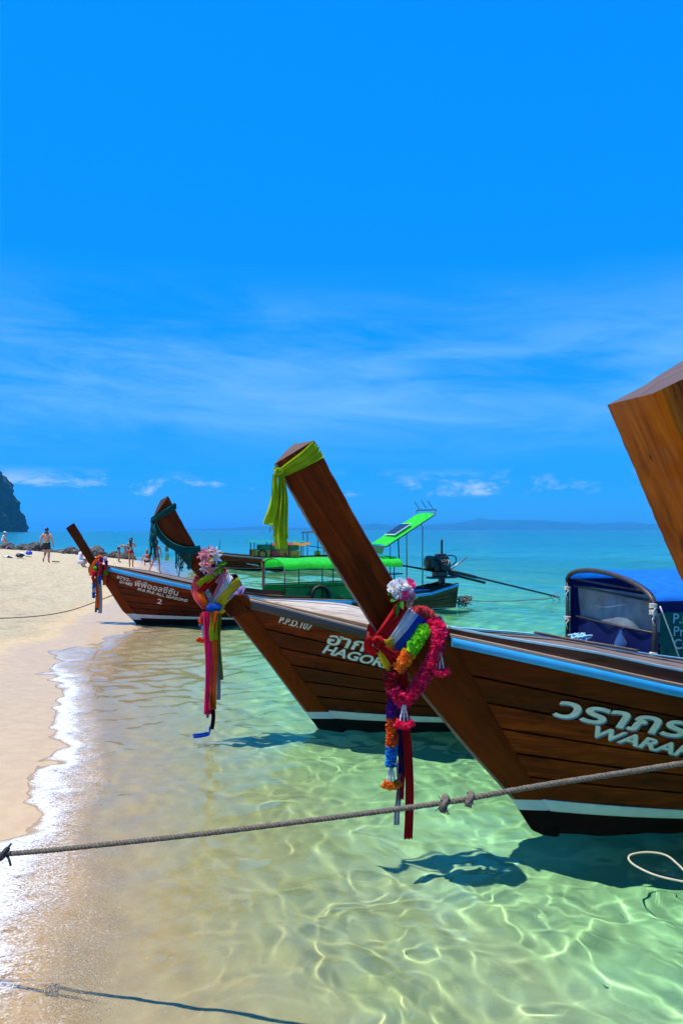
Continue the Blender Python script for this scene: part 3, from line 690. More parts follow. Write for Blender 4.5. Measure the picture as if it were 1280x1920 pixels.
b1.hull(6, bottom=redblack, railh=0.064); b1.deck(1.9, 8, 0.10, deckD, plain('pale_cyan_edge', (0.30, 0.55, 0.60), 0.5), darkW, slant=0.25); b1.stem(); b1.post(tf=0.055, ta=0.20)
b1.text('วราภรณ์', (1032, 1340), (1363, 1396), 0.145, 0.022, 0.15, (letterM, letterB), (0.010, -0.013))
b1.text('WARAPORN', (1097, 1377), (1390, 1441), 0.082, 0.030, 0.28, (letterM, letterB), (0.010, -0.012))
# --- second boat
b2 = Boat('longtail_boat', O_px(598, 1366), TH,
          [(0.08, -0.11), (0.0, -0.03), (-0.03, 0.03), (-0.23, 0.29), (-0.58, 0.77), (-0.99, 1.30), (-1.32, 1.72)], [], [(0.26, -0.26), (0.25, 0.0), (0.12, 0.16), (-0.24, 0.59), (-0.59, 1.09), (-0.80, 1.44)],
          [(-0.85, 1.45), (-0.5, 1.375), (-0.2, 1.30), (0.2, 1.20), (0.6, 1.10), (1, 1.01), (1.5, 0.90), (2, 0.82), (3, 0.74), (5, 0.70), (7, 0.76), (9.5, 0.95)],
          'long-tail boat lettered HAGORR with blue canopy and teal scarf on its prow')
b2.bot = blackP
b2.front_post = [(-0.98, 1.26), (-1.32, 1.70), (-1.55, 1.96), (-1.70, 2.15), (-1.79, 2.33)]; b2.aft_post = [(-0.74, 1.32), (-1.16, 1.66), (-1.32, 1.99), (-1.47, 2.25), (-1.63, 2.56)]
b2.hull(6, bottom=blackP, rail=blackR, railh=0.085, topmat=deckW); b2.deck(1.7, 8, 0.065, deckW, None, wood('oak_edge_wood', (0.16, 0.085, 0.04), (0.36, 0.21, 0.11), (0.55, 0.38, 0.24), rough=0.6), slant=0.0, crown=0.15); b2.stem(); b2.post(brownW, 0.05, 0.17, darkW)
b2.text('ฮากอ', (610, 1206), (708, 1227), 0.128, 0.024, 0.12, (letterM, letterD), (0.008, -0.010))
b2.text('HAGORR', (603, 1223), (734, 1255), 0.094, 0.030, 0.25, (letterM, letterD), (0.008, -0.010))
b2.text('P.P.D.107', (522, 1167), (582, 1182), 0.072, 0.022, 0.05, (letterM, letterD), (0.006, -0.008))
# --- third boat, nosed onto the sand
b3 = Boat('longtail_boat', O_px(257, 1170), TH,
          [(0.08, -0.11), (0.0, -0.03), (-0.03, 0.03), (-0.33, 0.32), (-0.68, 0.89), (-1.04, 1.38), (-1.28, 1.76)], [], [(0.22, -0.26), (0.20, 0.0), (-0.06, 0.26), (-0.38, 0.76), (-0.62, 1.20), (-0.70, 1.34)],
          [(-0.7, 1.36), (-0.5, 1.315), (-0.2, 1.25), (0.2, 1.16), (0.6, 1.07), (1, 0.98), (1.5, 0.87), (2, 0.77), (3, 0.62), (5, 0.50)],
          'long-tail boat lettered PHI PHI ALL SEASONS 2 with its bow on the sand', L=5.0)
b3.bot = blackP
b3.front_post = [(-0.98, 1.29), (-1.28, 1.76), (-1.58, 2.24)]; b3.aft_post = [(-0.68, 1.29), (-0.88, 1.46), (-1.40, 2.36)]
b3.hull(6, zst=0.24, zsb=0.15, bottom=blackP, railh=0.09); b3.deck(1.6, 7, 0.07, deckD, None, darkW); b3.stem(); b3.post(brownW, 0.06, 0.15, darkW, 0.02)
b3.text('พีพีออลซีซัน', (252, 1098), (333, 1117), 0.128, 0.004, 0.0)
b3.text('PHI PHI ALL SEASONS', (258, 1107), (351, 1129), 0.066, 0.010, 0.1)
b3.text('2', (294, 1131), (303, 1133), 0.115, 0.008)
b3.text('8752-', (219, 1084), (245, 1091), 0.072, 0.008, 0.05)
b3.text('01480', (224, 1093), (248, 1099), 0.072, 0.008, 0.05)
# --- the boat at the right edge: only its amber prow shows
b0 = Boat('longtail_boat', (2.735, 3.56, 0), math.radians(14),
          [(0.08, -0.11), (0.0, -0.03), (-0.03, 0.03), (-0.25, 0.30), (-0.80, 1.17), (-1.30, 2.06)], [], [(0.26, -0.26), (0.25, 0.0), (0.10, 0.22), (-0.30, 0.9), (-0.50, 1.32), (-0.56, 1.46)],
          [(-0.6, 1.46), (-0.2, 1.36), (0.2, 1.26), (0.6, 1.17), (1, 1.09), (2, 0.92), (3, 0.80), (5, 0.74), (9.5, 1.0)],
          'amber wooden prow post of a long-tail boat rising at the right edge')
b0.bot = blackP
b0.front_post = [(-0.88, 1.27), (-1.30, 2.06), (-1.62, 2.73)]; b0.aft_post = [(-0.34, 1.38), (-0.80, 2.24), (-1.16, 2.95)]
b0.hull(6, bottom=blackP); b0.deck(1.7, 7, 0.10, deckD, None, darkW); b0.stem(amberW); b0.post(amberW, 0.36, 0.38, endW, 0.04, tm=0.42, front_mat=amberLit)
# ------------------------------------------------------------------ cloth, garlands and flowers tied to the prows
def cloth(name, col, rough=0.75, weave=True):
    if name in MAT: return MAT[name]
    b = NB(name); g = b.obj(); n = b.noise(g, 9, 4, 0.6); f = b.noise(b.map(g, (260, 260, 60)), 1.0, 2, 0.6)
    c = b.mix(b.rng(n, 0.3, 0.7), tuple(q * 0.82 for q in col), tuple(min(1, q * 1.08) for q in col))
    d = b.bsdf(c, 0.9, 0.08, b.bump(f, 0.4, 0.004), 0.0, **{'Sheen Weight': 0.15, 'Sheen Roughness': 0.5})
    tl = b.n('ShaderNodeBsdfTranslucent'); b.put(tl.inputs[0], c)
    MAT[name] = b.done(b.shmix(0.40, d, tl.outputs[0])); return MAT[name]
C_ = dict(red=(0.52, 0.008, 0.010), crimson=(0.42, 0.004, 0.03), pink=(0.92, 0.05, 0.26), hot=(0.95, 0.016, 0.13), coral=(0.80, 0.10, 0.10), orange=(0.90, 0.16, 0.008), amber=(0.92, 0.30, 0.01), yellow=(0.80, 0.55, 0.015),
          lime=(0.42, 0.58, 0.012), green=(0.22, 0.70, 0.02), teal=(0.008, 0.13, 0.115), navy=(0.008, 0.012, 0.10), blue=(0.010, 0.10, 0.55), sky=(0.02, 0.30, 0.75), purple=(0.22, 0.02, 0.36), lilac=(0.34, 0.26, 0.56),
          white=(0.78, 0.78, 0.80), grey=(0.34, 0.34, 0.38), olive=(0.22, 0.19, 0.012), maroon=(0.07, 0.004, 0.012), rose=(0.76, 0.28, 0.36), leaf=(0.06, 0.22, 0.02))
def K(c): return cloth('cloth_' + c, C_[c])

def ribbon(m, P, width, wdir, pleat=0.012, k=3, mi=0, taper=None, nu=15, ruffle=0.0, seed=0, ph0=0.0):
    """pleated strip of cloth along P; wdir: width direction(s)"""
    P = np.array(P, float); n = len(P); r = np.random.default_rng(seed); ph = r.random() * 6 + ph0
    T = np.gradient(P, axis=0); T /= np.linalg.norm(T, axis=1)[:, None] + 1e-9
    Wd = np.broadcast_to(np.array(wdir, float), (n, 3)); Wd = Wd - T * np.sum(Wd * T, 1)[:, None]; Wd = Wd / (np.linalg.norm(Wd, axis=1)[:, None] + 1e-9)
    Nn = np.cross(T, Wd); u = np.linspace(-.5, .5, nu); vs = []
    for i in range(n):
        t = i / (n - 1); w_ = width * (taper[0] + (taper[1] - taper[0]) * t if taper else 1)
        for j, q in enumerate(u):
            a = pleat * (np.sin(2 * math.pi * k * q + ph + 0.9 * math.sin(3 * t + ph)) + 0.55 * math.sin(2 * math.pi * k * 2.3 * q + ph * 2 + t * 5) + 0.3 * math.sin(2 * math.pi * k * 4.1 * q + ph * 3 - t * 3))
            e = ruffle * math.sin(t * 17 + q * 9 + ph) * abs(q) * 2
            vs.append(P[i] + Wd[i] * (w_ * q) + Nn[i] * (a + e))
    m.add(vs, grid_faces(n, nu), mi); return m
def garland(m, P, rad, per_m=900, size=0.026, mi=0, core=True, seed=1, mis=None):
    """flower garland: frilly petals packed round a cord"""
    r = np.random.default_rng(seed); P = np.array(P, float); T, N, B = frames(P); d = np.r_[0, np.cumsum(np.linalg.norm(np.diff(P, axis=0), axis=1))]
    if core: m.tube(P, rad * 0.72, 8, mi=mi)
    n = int(per_m * d[-1])
    for q in range(n):
        t = r.random() * d[-1]; i = min(np.searchsorted(d, t), len(P) - 1); c = np.array([np.interp(t, d, P[:, a]) for a in range(3)])
        an = r.random() * 6.283; o = N[i] * math.cos(an) + B[i] * math.sin(an); s_ = T[i] * r.normal(0, .45) + o; s_ /= np.linalg.norm(s_)
        side = np.cross(s_, T[i] if r.random() < .5 else r.normal(size=3)); side /= np.linalg.norm(side) + 1e-9
        sz = size * (0.7 + 0.6 * r.random()); base = c + o * rad * .55; tip = c + o * rad * (0.82 + .28 * r.random()) + s_ * sz * .3; mid = (base + tip) / 2 + np.cross(s_, side) * sz * .15
        vs = [base, mid + side * sz * .5, tip + side * sz * .22, tip - side * sz * .25 + o * sz * .1, mid - side * sz * .5]
        m.add(vs, [(0, 1, 2), (0, 2, 3), (0, 3, 4)], mi if mis is None else mis[int(r.integers(len(mis)))])
    return m
def tassel_beads(m, top, length, n=3, spread=0.03, mi=0):
    for k in range(n):
        a = (k - (n - 1) / 2) * spread
        for i in range(9):
            t = (i + .5) / 9; m.ball((top[0] + a * (0.3 + t), top[1], top[2] - length * t), 0.008 if i % 2 else 0.0065, 6, 4, mi, (1, 1, 1.5))
def flower(m, c, d, r_, kind='rose', mi=0, mi2=None, seed=0):
    """a single blossom facing d"""
    g = np.random.default_rng(seed); d = np.array(d, float); d /= np.linalg.norm(d); a = np.cross(d, [0.3, 0.5, 0.8]); a /= np.linalg.norm(a); b_ = np.cross(d, a); c = np.array(c, float)
    layers = [(6, 1.0, .35), (5, .75, .7), (4, .45, 1.0)] if kind == 'rose' else [(6, 1.0, .25)]
    for n, rr, up in layers:
        o = g.random() * 6
        for k in range(n):
            t = o + 6.283 * k / n; e = a * math.cos(t) + b_ * math.sin(t); s_ = np.cross(d, e)
            if kind == 'rose': pts = [(0, 0, 0), (.45, .42, up * .35), (.95, .30, up * .6), (1.0, 0, up * .65), (.95, -.30, up * .6), (.45, -.42, up * .35)]
            else: pts = [(0, 0, 0), (.45, .24, .30), (.95, .12, .36), (1.35, 0, .10), (.95, -.12, .36), (.45, -.24, .30)]
            vs = [c + e * (p[0] * r_ * rr) + s_ * (p[1] * r_ * rr * (1 if kind == 'rose' else .9)) + d * (p[2] * r_) for p in pts]
            m.add(vs, [(0, 1, 2, 3), (0, 3, 4, 5)], mi)
    if mi2 is not None: m.ball(c + d * r_ * .25, r_ * .16, 6, 4, mi2)
def leaf(m, c, d, ln, mi=0, seed=0):
    g = np.random.default_rng(seed); d = np.array(d, float); d /= np.linalg.norm(d); s_ = np.cross(d, g.normal(size=3)); s_ /= np.linalg.norm(s_); n = np.cross(d, s_); c = np.array(c, float)
    vs = [c, c + d * ln * .35 + s_ * ln * .24, c + d * ln * .75 + s_ * ln * .16 - n * ln * .05, c + d * ln - n * ln * .12, c + d * ln * .75 - s_ * ln * .16 - n * ln * .05, c + d * ln * .35 - s_ * ln * .24, c + d * ln * .4 + n * ln * .07]
    m.add(vs, [(0, 1, 6), (1, 2, 6), (2, 3, 6), (3, 4, 6), (4, 5, 6), (5, 0, 6)], mi)
def knot(m, c, r_, seed=0, n=6):
    """cloth knot: short pleated bands wound over each other"""
    g = np.random.default_rng(seed); c = np.array(c, float)
    for k in range(n):
        ax = g.normal(size=3); ax /= np.linalg.norm(ax); a = np.cross(ax, [.3, .9, .2]); a /= np.linalg.norm(a); b_ = np.cross(ax, a); rr = r_ * (0.8 + .35 * g.random())
        P = [c + (a * math.cos(t) + b_ * math.sin(t) * .8) * rr + ax * r_ * .15 * math.sin(2 * t) for t in np.linspace(0, 6.4, 18)]
        ribbon(m, P, r_ * 1.1, ax, r_ * .12, 2.5, nu=9, seed=seed + k)
    return m
class Decor:
    """a thing tied to a boat, built in that boat's local frame"""
    def __init__(s, name, boat, label, cat, group=None):
        s.b = boat; s.o = empty(name, boat.O, boat.th, label, cat, group)
    def p(s, px, py, y): return np.array(s.b.plane(px, py, y))
    def part(s, name, mb, mat, smooth=True, mats=None): return mb.build(name, mat, s.o, smooth=smooth, mats=mats, grain=False)
def hang(d, px, y, top, bot, width, pleat, k, col, name, seed, drift=0.0, taper=(0.8, 1.0), wdir=(1, 0, 0)):
    """a streamer hanging straight down from top to bot (photo rows) at depth y"""
    A = d.p(px, top, y); B = d.p(px + drift, bot, y); n = 22; t = np.linspace(0, 1, n)[:, None]; P = A * (1 - t) + B * t
    P[:, 0] += 0.012 * np.sin(t[:, 0] * 5 + seed); P[:, 1] += 0.012 * np.sin(t[:, 0] * 4 + seed * 2)
    m = MB(); ribbon(m, P, width, wdir, pleat, k, taper=taper, seed=seed); return d.part(name, m, K(col))
def around(d, pts, width, col, name, seed, pleat=0.008, k=3, wdir=(0, 0, 1), n=26, taper=None):
    """a band of cloth through photo points (px, py, y)"""
    P = catmull([d.p(*q) for q in pts], n); m = MB(); e = P[-1] - P[0]; wdir = (e[2], 0, -e[0])      # width lies across the run of the band
    ribbon(m, P, width, wdir, pleat, k, taper=taper, seed=seed); return d.part(name, m, K(col))

# --- boat 1: lime scarf at the prow head
d = Decor('scarf', b1, 'lime green scarf knotted round the top of the tall brown prow', 'scarf', 'scarves tied to the prows')
around(d, [(597, 842, -.118), (575, 858, -.122), (552, 872, -.108), (532, 884, -.075), (522, 889, -.05)], 0.105, 'lime', 'band', 3, 0.007, 3, (0.35, 0, 1), taper=(1.25, .45))
around(d, [(597, 842, -.118), (598, 842, 0), (590, 846, .115), (560, 862, .11), (530, 880, .07), (518, 888, 0.0), (520, 889, -.05)], 0.085, 'lime', 'band', 4, 0.006, 3, (0.35, 0, 1))
m = MB(); knot(m, d.p(523, 886, -.075), 0.027, 231); d.part('knot', m, K('lime'))
for (px, bot, w_, sd, dr) in ((519, 985, .075, 5, -12), (527, 1010, .085, 6, 2), (525, 1028, .07, 7, 5)):
    hang(d, px, -.07 - .012 * (sd - 5), 888, bot, w_, .014, 2, 'lime', 'tail', sd, dr, (0.45, 1.25))
m = MB()
for k in range(22):
    x = 505 + k * 1.7 + (random.random() - .5); bot = 985 if k < 5 else (1010 if k < 10 else 1028); a = d.p(x, bot - 4, -.085); m.tube([a, a + np.array([random.uniform(-.006, .006), 0, -.028]), a + np.array([random.uniform(-.012, .012), 0, -.06 * random.uniform(.6, 1.2)])], .0022, 4)
d.part('fringe', m, K('lime'))

# --- boat 1: sash bundle with streamers
d = Decor('sash_bundle', b1, 'red, white, blue and yellow sashes with red streamers tied round the tall prow', 'sashes', 'sash bundles on the prows')
yb = -.15
for (c, o, w_, sd, zz) in (('red', 0, .13, 11, 0), ('white', 20, .09, 12, .008), ('blue', 36, .07, 13, .004), ('purple', 47, .04, 14, .0)):
    around(d, [(760 + o * .75, 1135 + o * .55, yb - .02 - zz), (742 + o * .8, 1160 + o * .6, yb - .055 - zz), (722 + o * .75, 1187 + o * .6, yb - .06 - zz), (706 + o * .5, 1205 + o * .5, yb - .03 - zz)], w_, c, 'band', sd, .009, 4, (1, 0, .75), taper=(1.0, .62))
around(d, [(760, 1150, yb + .0), (770, 1135, .05), (758, 1130, .14), (735, 1150, .15), (705, 1180, .10), (697, 1198, -.02), (702, 1204, yb - .02)], .15, 'red', 'band', 15, .009, 4, (1, 0, .75))
around(d, [(742, 1198, yb - .05), (726, 1208, yb - .09), (710, 1207, yb - .08)], .07, 'yellow', 'band', 16, .008, 3, (.6, 0, 1))
around(d, [(748, 1215, yb - .03), (733, 1216, yb - .07), (715, 1204, yb - .08)], .05, 'orange', 'band', 17, .006, 2, (.6, 0, 1))
m = MB(); knot(m, d.p(708, 1203, yb - .085), .036, 221); d.part('knot', m, K('red'))
around(d, [(708, 1203, yb - .09), (696, 1198, yb - .12), (690, 1215, yb - .10), (706, 1226, yb - .08)], .06, 'red', 'bow_loop', 18, .01, 2, (.3, .4, 1))
around(d, [(708, 1206, yb - .08), (722, 1218, yb - .11), (738, 1228, yb - .10), (748, 1225, yb - .06)], .055, 'red', 'bow_loop', 19, .01, 2, (.3, .4, 1))
around(d, [(712, 1212, yb - .07), (716, 1228, yb - .08), (726, 1245, yb - .08), (737, 1252, yb - .07)], .075, 'yellow', 'tail', 20, .01, 2, (1, 0, .3), taper=(.5, 1))
around(d, [(716, 1208, yb - .085), (730, 1230, yb - .09), (745, 1258, yb - .085), (752, 1300, yb - .08)], .06, 'red', 'tail', 21, .01, 3, (1, 0, .3))
hang(d, 745, yb - .06, 1230, 1450, .045, .010, 2, 'navy', 'streamer', 22, 3)
hang(d, 760, yb - .07, 1225, 1573, .075, .013, 3, 'red', 'streamer', 23, 3, (0.7, .85))
hang(d, 752, yb - .055, 1260, 1500, .055, .012, 2, 'crimson', 'streamer', 24, 0)
hang(d, 747, yb - .05, 1430, 1546, .042, .006, 1.5, 'grey', 'streamer', 25, -1, (.9, 1.1))

# --- boat 1: garlands
def gar(name, label, boat, pts, rad, segs, seed, per=900, size=.026, tass=(), n=60):
    """garland through photo points; segs = [(from, to, colour or list of colours)]"""
    d = Decor(name, boat, label, 'garland', 'flower garlands on the prows'); P = catmull([d.p(*q) for q in pts], n)
    for i, (a, e, c) in enumerate(segs):
        cs = c if isinstance(c, (list, tuple)) else [c]; m = MB(); ia, ie = int(a * (n - 1)), int(e * (n - 1)) + 1
        garland(m, P[ia:ie + 1], rad, per, size, seed=seed + i, mis=list(range(len(cs)))); d.part('blossoms', m, None, False, [K(q) for q in cs])
    for (px, py, y, ln, c) in tass:
        t = d.p(px, py, y); m = MB(); tassel_beads(m, t, ln, 3, .024); d.part('beads', m, K('white'))
        e = t - np.array([0, 0, ln + .012]); m = MB(); garland(m, [e + np.array([a * .058, -.012 * (1 - a * a), .022 * a * a]) for a in np.linspace(-1, 1, 12)], .024, 2600, .018, seed=seed + 9, mis=[0]); d.part('pompon', m, None, False, [K(c)])
    return d
gar('garland', 'long hot pink garland with two white bead tassels looped over the tall prow', b1,
    [(805, 1165, -.10), (822, 1180, -.22), (820, 1210, -.27), (808, 1245, -.28), (790, 1275, -.28), (772, 1300, -.28), (757, 1318, -.28), (742, 1300, -.27), (733, 1285, -.26), (733, 1262, -.25)], .046, [(0, .86, ['hot', 'hot', 'pink', 'crimson']), (.86, 1, ['red', 'crimson'])], 31, 1500, .026,
    [(824, 1222, -.30, .135, 'hot'), (757, 1322, -.32, .125, 'hot')])
gar('garland', 'lime green and orange garland slung across the red sashes on the tall prow', b1,
    [(795, 1178, -.20), (788, 1192, -.245), (776, 1210, -.265), (764, 1228, -.27), (754, 1244, -.265), (744, 1256, -.25)], .042, [(0, .55, 'green'), (.55, 1, 'amber')], 41, 1500, .028, n=40)
gar('garland', 'red, purple, orange and blue garland hanging beside the red streamers', b1,
    [(738, 1240, -.19), (735, 1265, -.22), (735, 1295, -.24), (735, 1330, -.24), (734, 1360, -.24), (734, 1390, -.24), (733, 1420, -.24), (733, 1440, -.24)], .034, [(0, .36, ['red', 'crimson']), (.36, .5, 'purple'), (.5, .76, 'orange'), (.76, .985, 'sky')], 51, 1700, .024,
    [(733, 1441, -.24, .105, 'amber')], n=70)
d = Decor('garland_fan', b1, 'coral pink fan of pleated tulle behind the sashes', 'garland', None)
m = MB(); c0 = d.p(785, 1168, -.10)
for k in range(9):
    a0, a1 = (k / 9) * 2.6 - .5, ((k + 1) / 9) * 2.6 - .5; am = (a0 + a1) / 2; R_ = .115
    q = lambda a, r_, y_: c0 + np.array([math.cos(a) * r_, y_, math.sin(a) * r_]); m.add([c0, q(a0, R_, -.02), q(am, R_ * 1.04, -.035), q(a1, R_, -.02)], [(0, 1, 2), (0, 2, 3)])
m2 = MB(); garland(m2, [c0 + np.array([math.cos(a) * .09, -.02, math.sin(a) * .09]) for a in np.linspace(-.5, 2.1, 16)], .032, 1800, .022, seed=61, mis=[0])
d.part('tulle', m, K('coral'), False); d.part('blossoms', m2, None, False, [K('coral')])
def bouquet(boat, label, spec, leaves, stems=None):
    d = Decor('bouquet', boat, label, 'flowers', 'bouquets tied to the prows')
    for i, (px, py, y, r_, kind, c, dr) in enumerate(spec):
        m = MB(); flower(m, d.p(px, py, y), dr, r_, kind, 0, 1, i); d.part('blossom', m, None, False, [K(c), K('yellow')])
    for i, (px, py, y, dr, ln) in enumerate(leaves):
        m = MB(); leaf(m, d.p(px, py, y), dr, ln, 0, i); d.part('leaf', m, K('leaf'), False)
    return d
bouquet(b1, 'bouquet of white and pink roses with green leaves beside the tall prow',
        [(738, 1103, -.20, .050, 'rose', 'white', (-.3, -1, .6)), (752, 1097, -.21, .052, 'rose', 'white', (.2, -1, .7)), (764, 1106, -.20, .048, 'rose', 'white', (.5, -1, .3)), (745, 1113, -.22, .042, 'rose', 'white', (-.1, -1, 0)),
         (768, 1095, -.17, .05, 'rose', 'pink', (.7, -.8, .8)), (757, 1116, -.22, .044, 'rose', 'pink', (.2, -1, -.2)), (770, 1118, -.20, .042, 'rose', 'rose', (.7, -1, 0)), (766, 1130, -.20, .036, 'rose', 'rose', (.6, -1, -.4)), (742, 1096, -.17, .046, 'rose', 'white', (-.3, -.7, 1))],
        [(742, 1120, -.21, (-.5, -.5, -.3), .085), (750, 1124, -.22, (0, -.6, -.6), .085), (757, 1126, -.22, (.5, -.6, -.3), .08), (748, 1128, -.21, (-.4, -.3, -1), .10), (764, 1124, -.20, (.8, -.4, .1), .08), (740, 1114, -.20, (-.9, -.3, .1), .07), (745, 1136, -.19, (-.3, -.3, -1), .09)])

# --- boat 2: teal scarf, sash bundle, lilies
d = Decor('scarf', b2, 'dark teal fringed scarf wrapped from the prow head of the second boat', 'scarf', 'scarves tied to the prows')
for i, o in enumerate((0, 3, 6)):
    around(d, [(330, 945 + o, -.125), (318, 953 + o, -.118), (303, 962 + o, -.095), (288, 971 + o, -.05), (284, 975 + o, .0)], .035, 'teal', 'band', 70 + i, .005, 2, (.3, 0, 1))
    around(d, [(287, 975 + o, -.04), (300, 1000 + o, -.05), (318, 1017 + o, -.065), (340, 1027 + o, -.10), (360, 1029 + o, -.115), (376, 1026 + o, -.115)], .045, 'teal', 'band', 75 + i, .006, 2, (.2, 0, 1))
for part_ in (0, 1):                                                    # one tassel at the head, one along the lower wrap
    m = MB()
    for k in range(22 if part_ == 0 else 28):
        px = 288 + random.uniform(-4, 6) if part_ == 0 else random.uniform(328, 362); top = 980 + random.uniform(0, 14) if part_ == 0 else 1028 + (px - 335) * .05; ln = random.uniform(.15, .36) if part_ == 0 else random.uniform(.12, .30) * (1 if px < 340 else .8)
        a = d.p(px, top, -.06 if part_ == 0 else -.09); m.tube([a, a + np.array([random.uniform(-.02, .02), 0, -ln * .5]), a + np.array([random.uniform(-.045, .03), random.uniform(-.02, .02), -ln])], .006 if k % 2 else .003, 4)
    d.part('fringe', m, K('teal'))
d = Decor('sash_bundle', b2, 'rainbow sashes with long pink and orange streamers on the second boat prow', 'sashes', 'sash bundles on the prows')
for (c, pts, w_, sd) in (('red', [(396, 1086, .13), (408, 1068, .08), (412, 1066, -.08), (400, 1085, -.14), (385, 1100, -.14), (373, 1112, -.10), (378, 1126, -.12), (392, 1140, -.15)], .075, 81), ('lime', [(398, 1084, .13), (412, 1066, .08), (418, 1064, -.07), (404, 1072, -.145), (388, 1086, -.15), (372, 1098, -.10)], .085, 82),
                         ('coral', [(372, 1085, -.03), (366, 1100, -.09), (370, 1118, -.13), (386, 1138, -.15)], .085, 83), ('orange', [(374, 1100, -.09), (378, 1120, -.15), (390, 1140, -.16)], .065, 84), ('navy', [(392, 1078, .13), (404, 1062, .08), (410, 1060, -.08), (395, 1066, -.13), (378, 1078, -.10)], .07, 85),
                         ('white', [(412, 1112, .14), (424, 1086, .08), (432, 1080, -.08), (424, 1098, -.15), (412, 1118, -.165), (402, 1135, -.16)], .07, 86), ('rose', [(404, 1104, .14), (416, 1080, .08), (424, 1072, -.07), (416, 1092, -.14), (406, 1114, -.155), (400, 1134, -.16)], .055, 87), ('yellow', [(428, 1128, .14), (446, 1104, .10), (448, 1092, -.10), (436, 1104, -.16), (420, 1122, -.18), (404, 1140, -.17)], .11, 88),
                         ('lilac', [(434, 1134, .14), (452, 1110, .10), (454, 1100, -.12), (442, 1112, -.165), (426, 1124, -.17)], .05, 89), ('grey', [(388, 1108, -.10), (394, 1122, -.14), (398, 1138, -.155)], .05, 90), ('yellow', [(402, 1138, -.17), (412, 1146, -.18), (418, 1142, -.16), (410, 1136, -.15)], .06, 91)):
    around(d, pts, w_, c, 'band', sd, .010, 3, (.7, 0, .7) if pts[0][0] > pts[-1][0] else (1, 0, -.2))
around(d, [(425, 1072, -.08), (400, 1062, .08), (375, 1085, .12), (372, 1105, .06), (374, 1108, -.06)], .12, 'crimson', 'band', 92, .01, 3, (.7, 0, .7))
m = MB(); knot(m, d.p(396, 1140, -.19), .045, 201); knot(m, d.p(407, 1139, -.19), .04, 211); d.part('knot', m, K('blue'))
for (px, top, bot, w_, c, sd, y, dr) in ((389, 1146, 1340, .085, 'hot', 93, -.20, 2), (400, 1148, 1330, .075, 'orange', 94, -.21, 1), (399, 1146, 1200, .09, 'lime', 95, -.225, 4), (404, 1146, 1192, .045, 'orange', 96, -.235, 2), (411, 1150, 1275, .055, 'olive', 97, -.19, 1), (408, 1160, 1312, .04, 'grey', 98, -.185, 0), (398, 1300, 1368, .045, 'maroon', 99, -.195, 0), (391, 1300, 1346, .03, 'grey', 100, -.18, 0)):
    hang(d, px, y, top, bot, w_, .012, 2.5, c, 'streamer', sd, dr, (.85, 1.0))
P = catmull([d.p(395, 1362, -.19), d.p(392, 1374, -.2), d.p(380, 1378, -.24), d.p(362, 1380, -.28)], 14); m = MB(); ribbon(m, P, .05, (.3, .6, .5), .006, 2, seed=101); d.part('streamer', m, K('blue'))
gar('garland', 'small orange garland with bead tassel behind the pink streamers', b2, [(383, 1150, -.15), (380, 1165, -.16), (381, 1172, -.16)], .035, [(0, .5, 'coral'), (.5, .8, 'orange'), (.8, 1, 'sky')], 111, 1500, .026, [(381, 1172, -.16, .15, 'orange')], n=20)
bouquet(b2, 'bouquet of pale pink lilies with a yellow heart on the second boat prow',
        [(392, 1036, -.17, .075, 'lily', 'rose', (-.2, -1, .6)), (404, 1046, -.19, .07, 'lily', 'white', (.5, -1, .2)), (385, 1052, -.18, .065, 'lily', 'rose', (-.6, -1, .2)), (393, 1066, -.19, .08, 'lily', 'rose', (-.3, -1, -.5)), (402, 1034, -.16, .06, 'lily', 'white', (.4, -.8, .8)), (396, 1052, -.20, .04, 'rose', 'yellow', (0, -1, .1)), (384, 1064, -.17, .06, 'lily', 'white', (-.8, -.8, -.3)), (380, 1040, -.15, .06, 'lily', 'rose', (-.7, -.8, .5))],
        [(404, 1056, -.18, (.8, -.5, -.2), .12), (408, 1058, -.17, (.8, -.3, .1), .11), (402, 1062, -.18, (.6, -.5, -.6), .12), (398, 1070, -.17, (.3, -.4, -1), .10)])

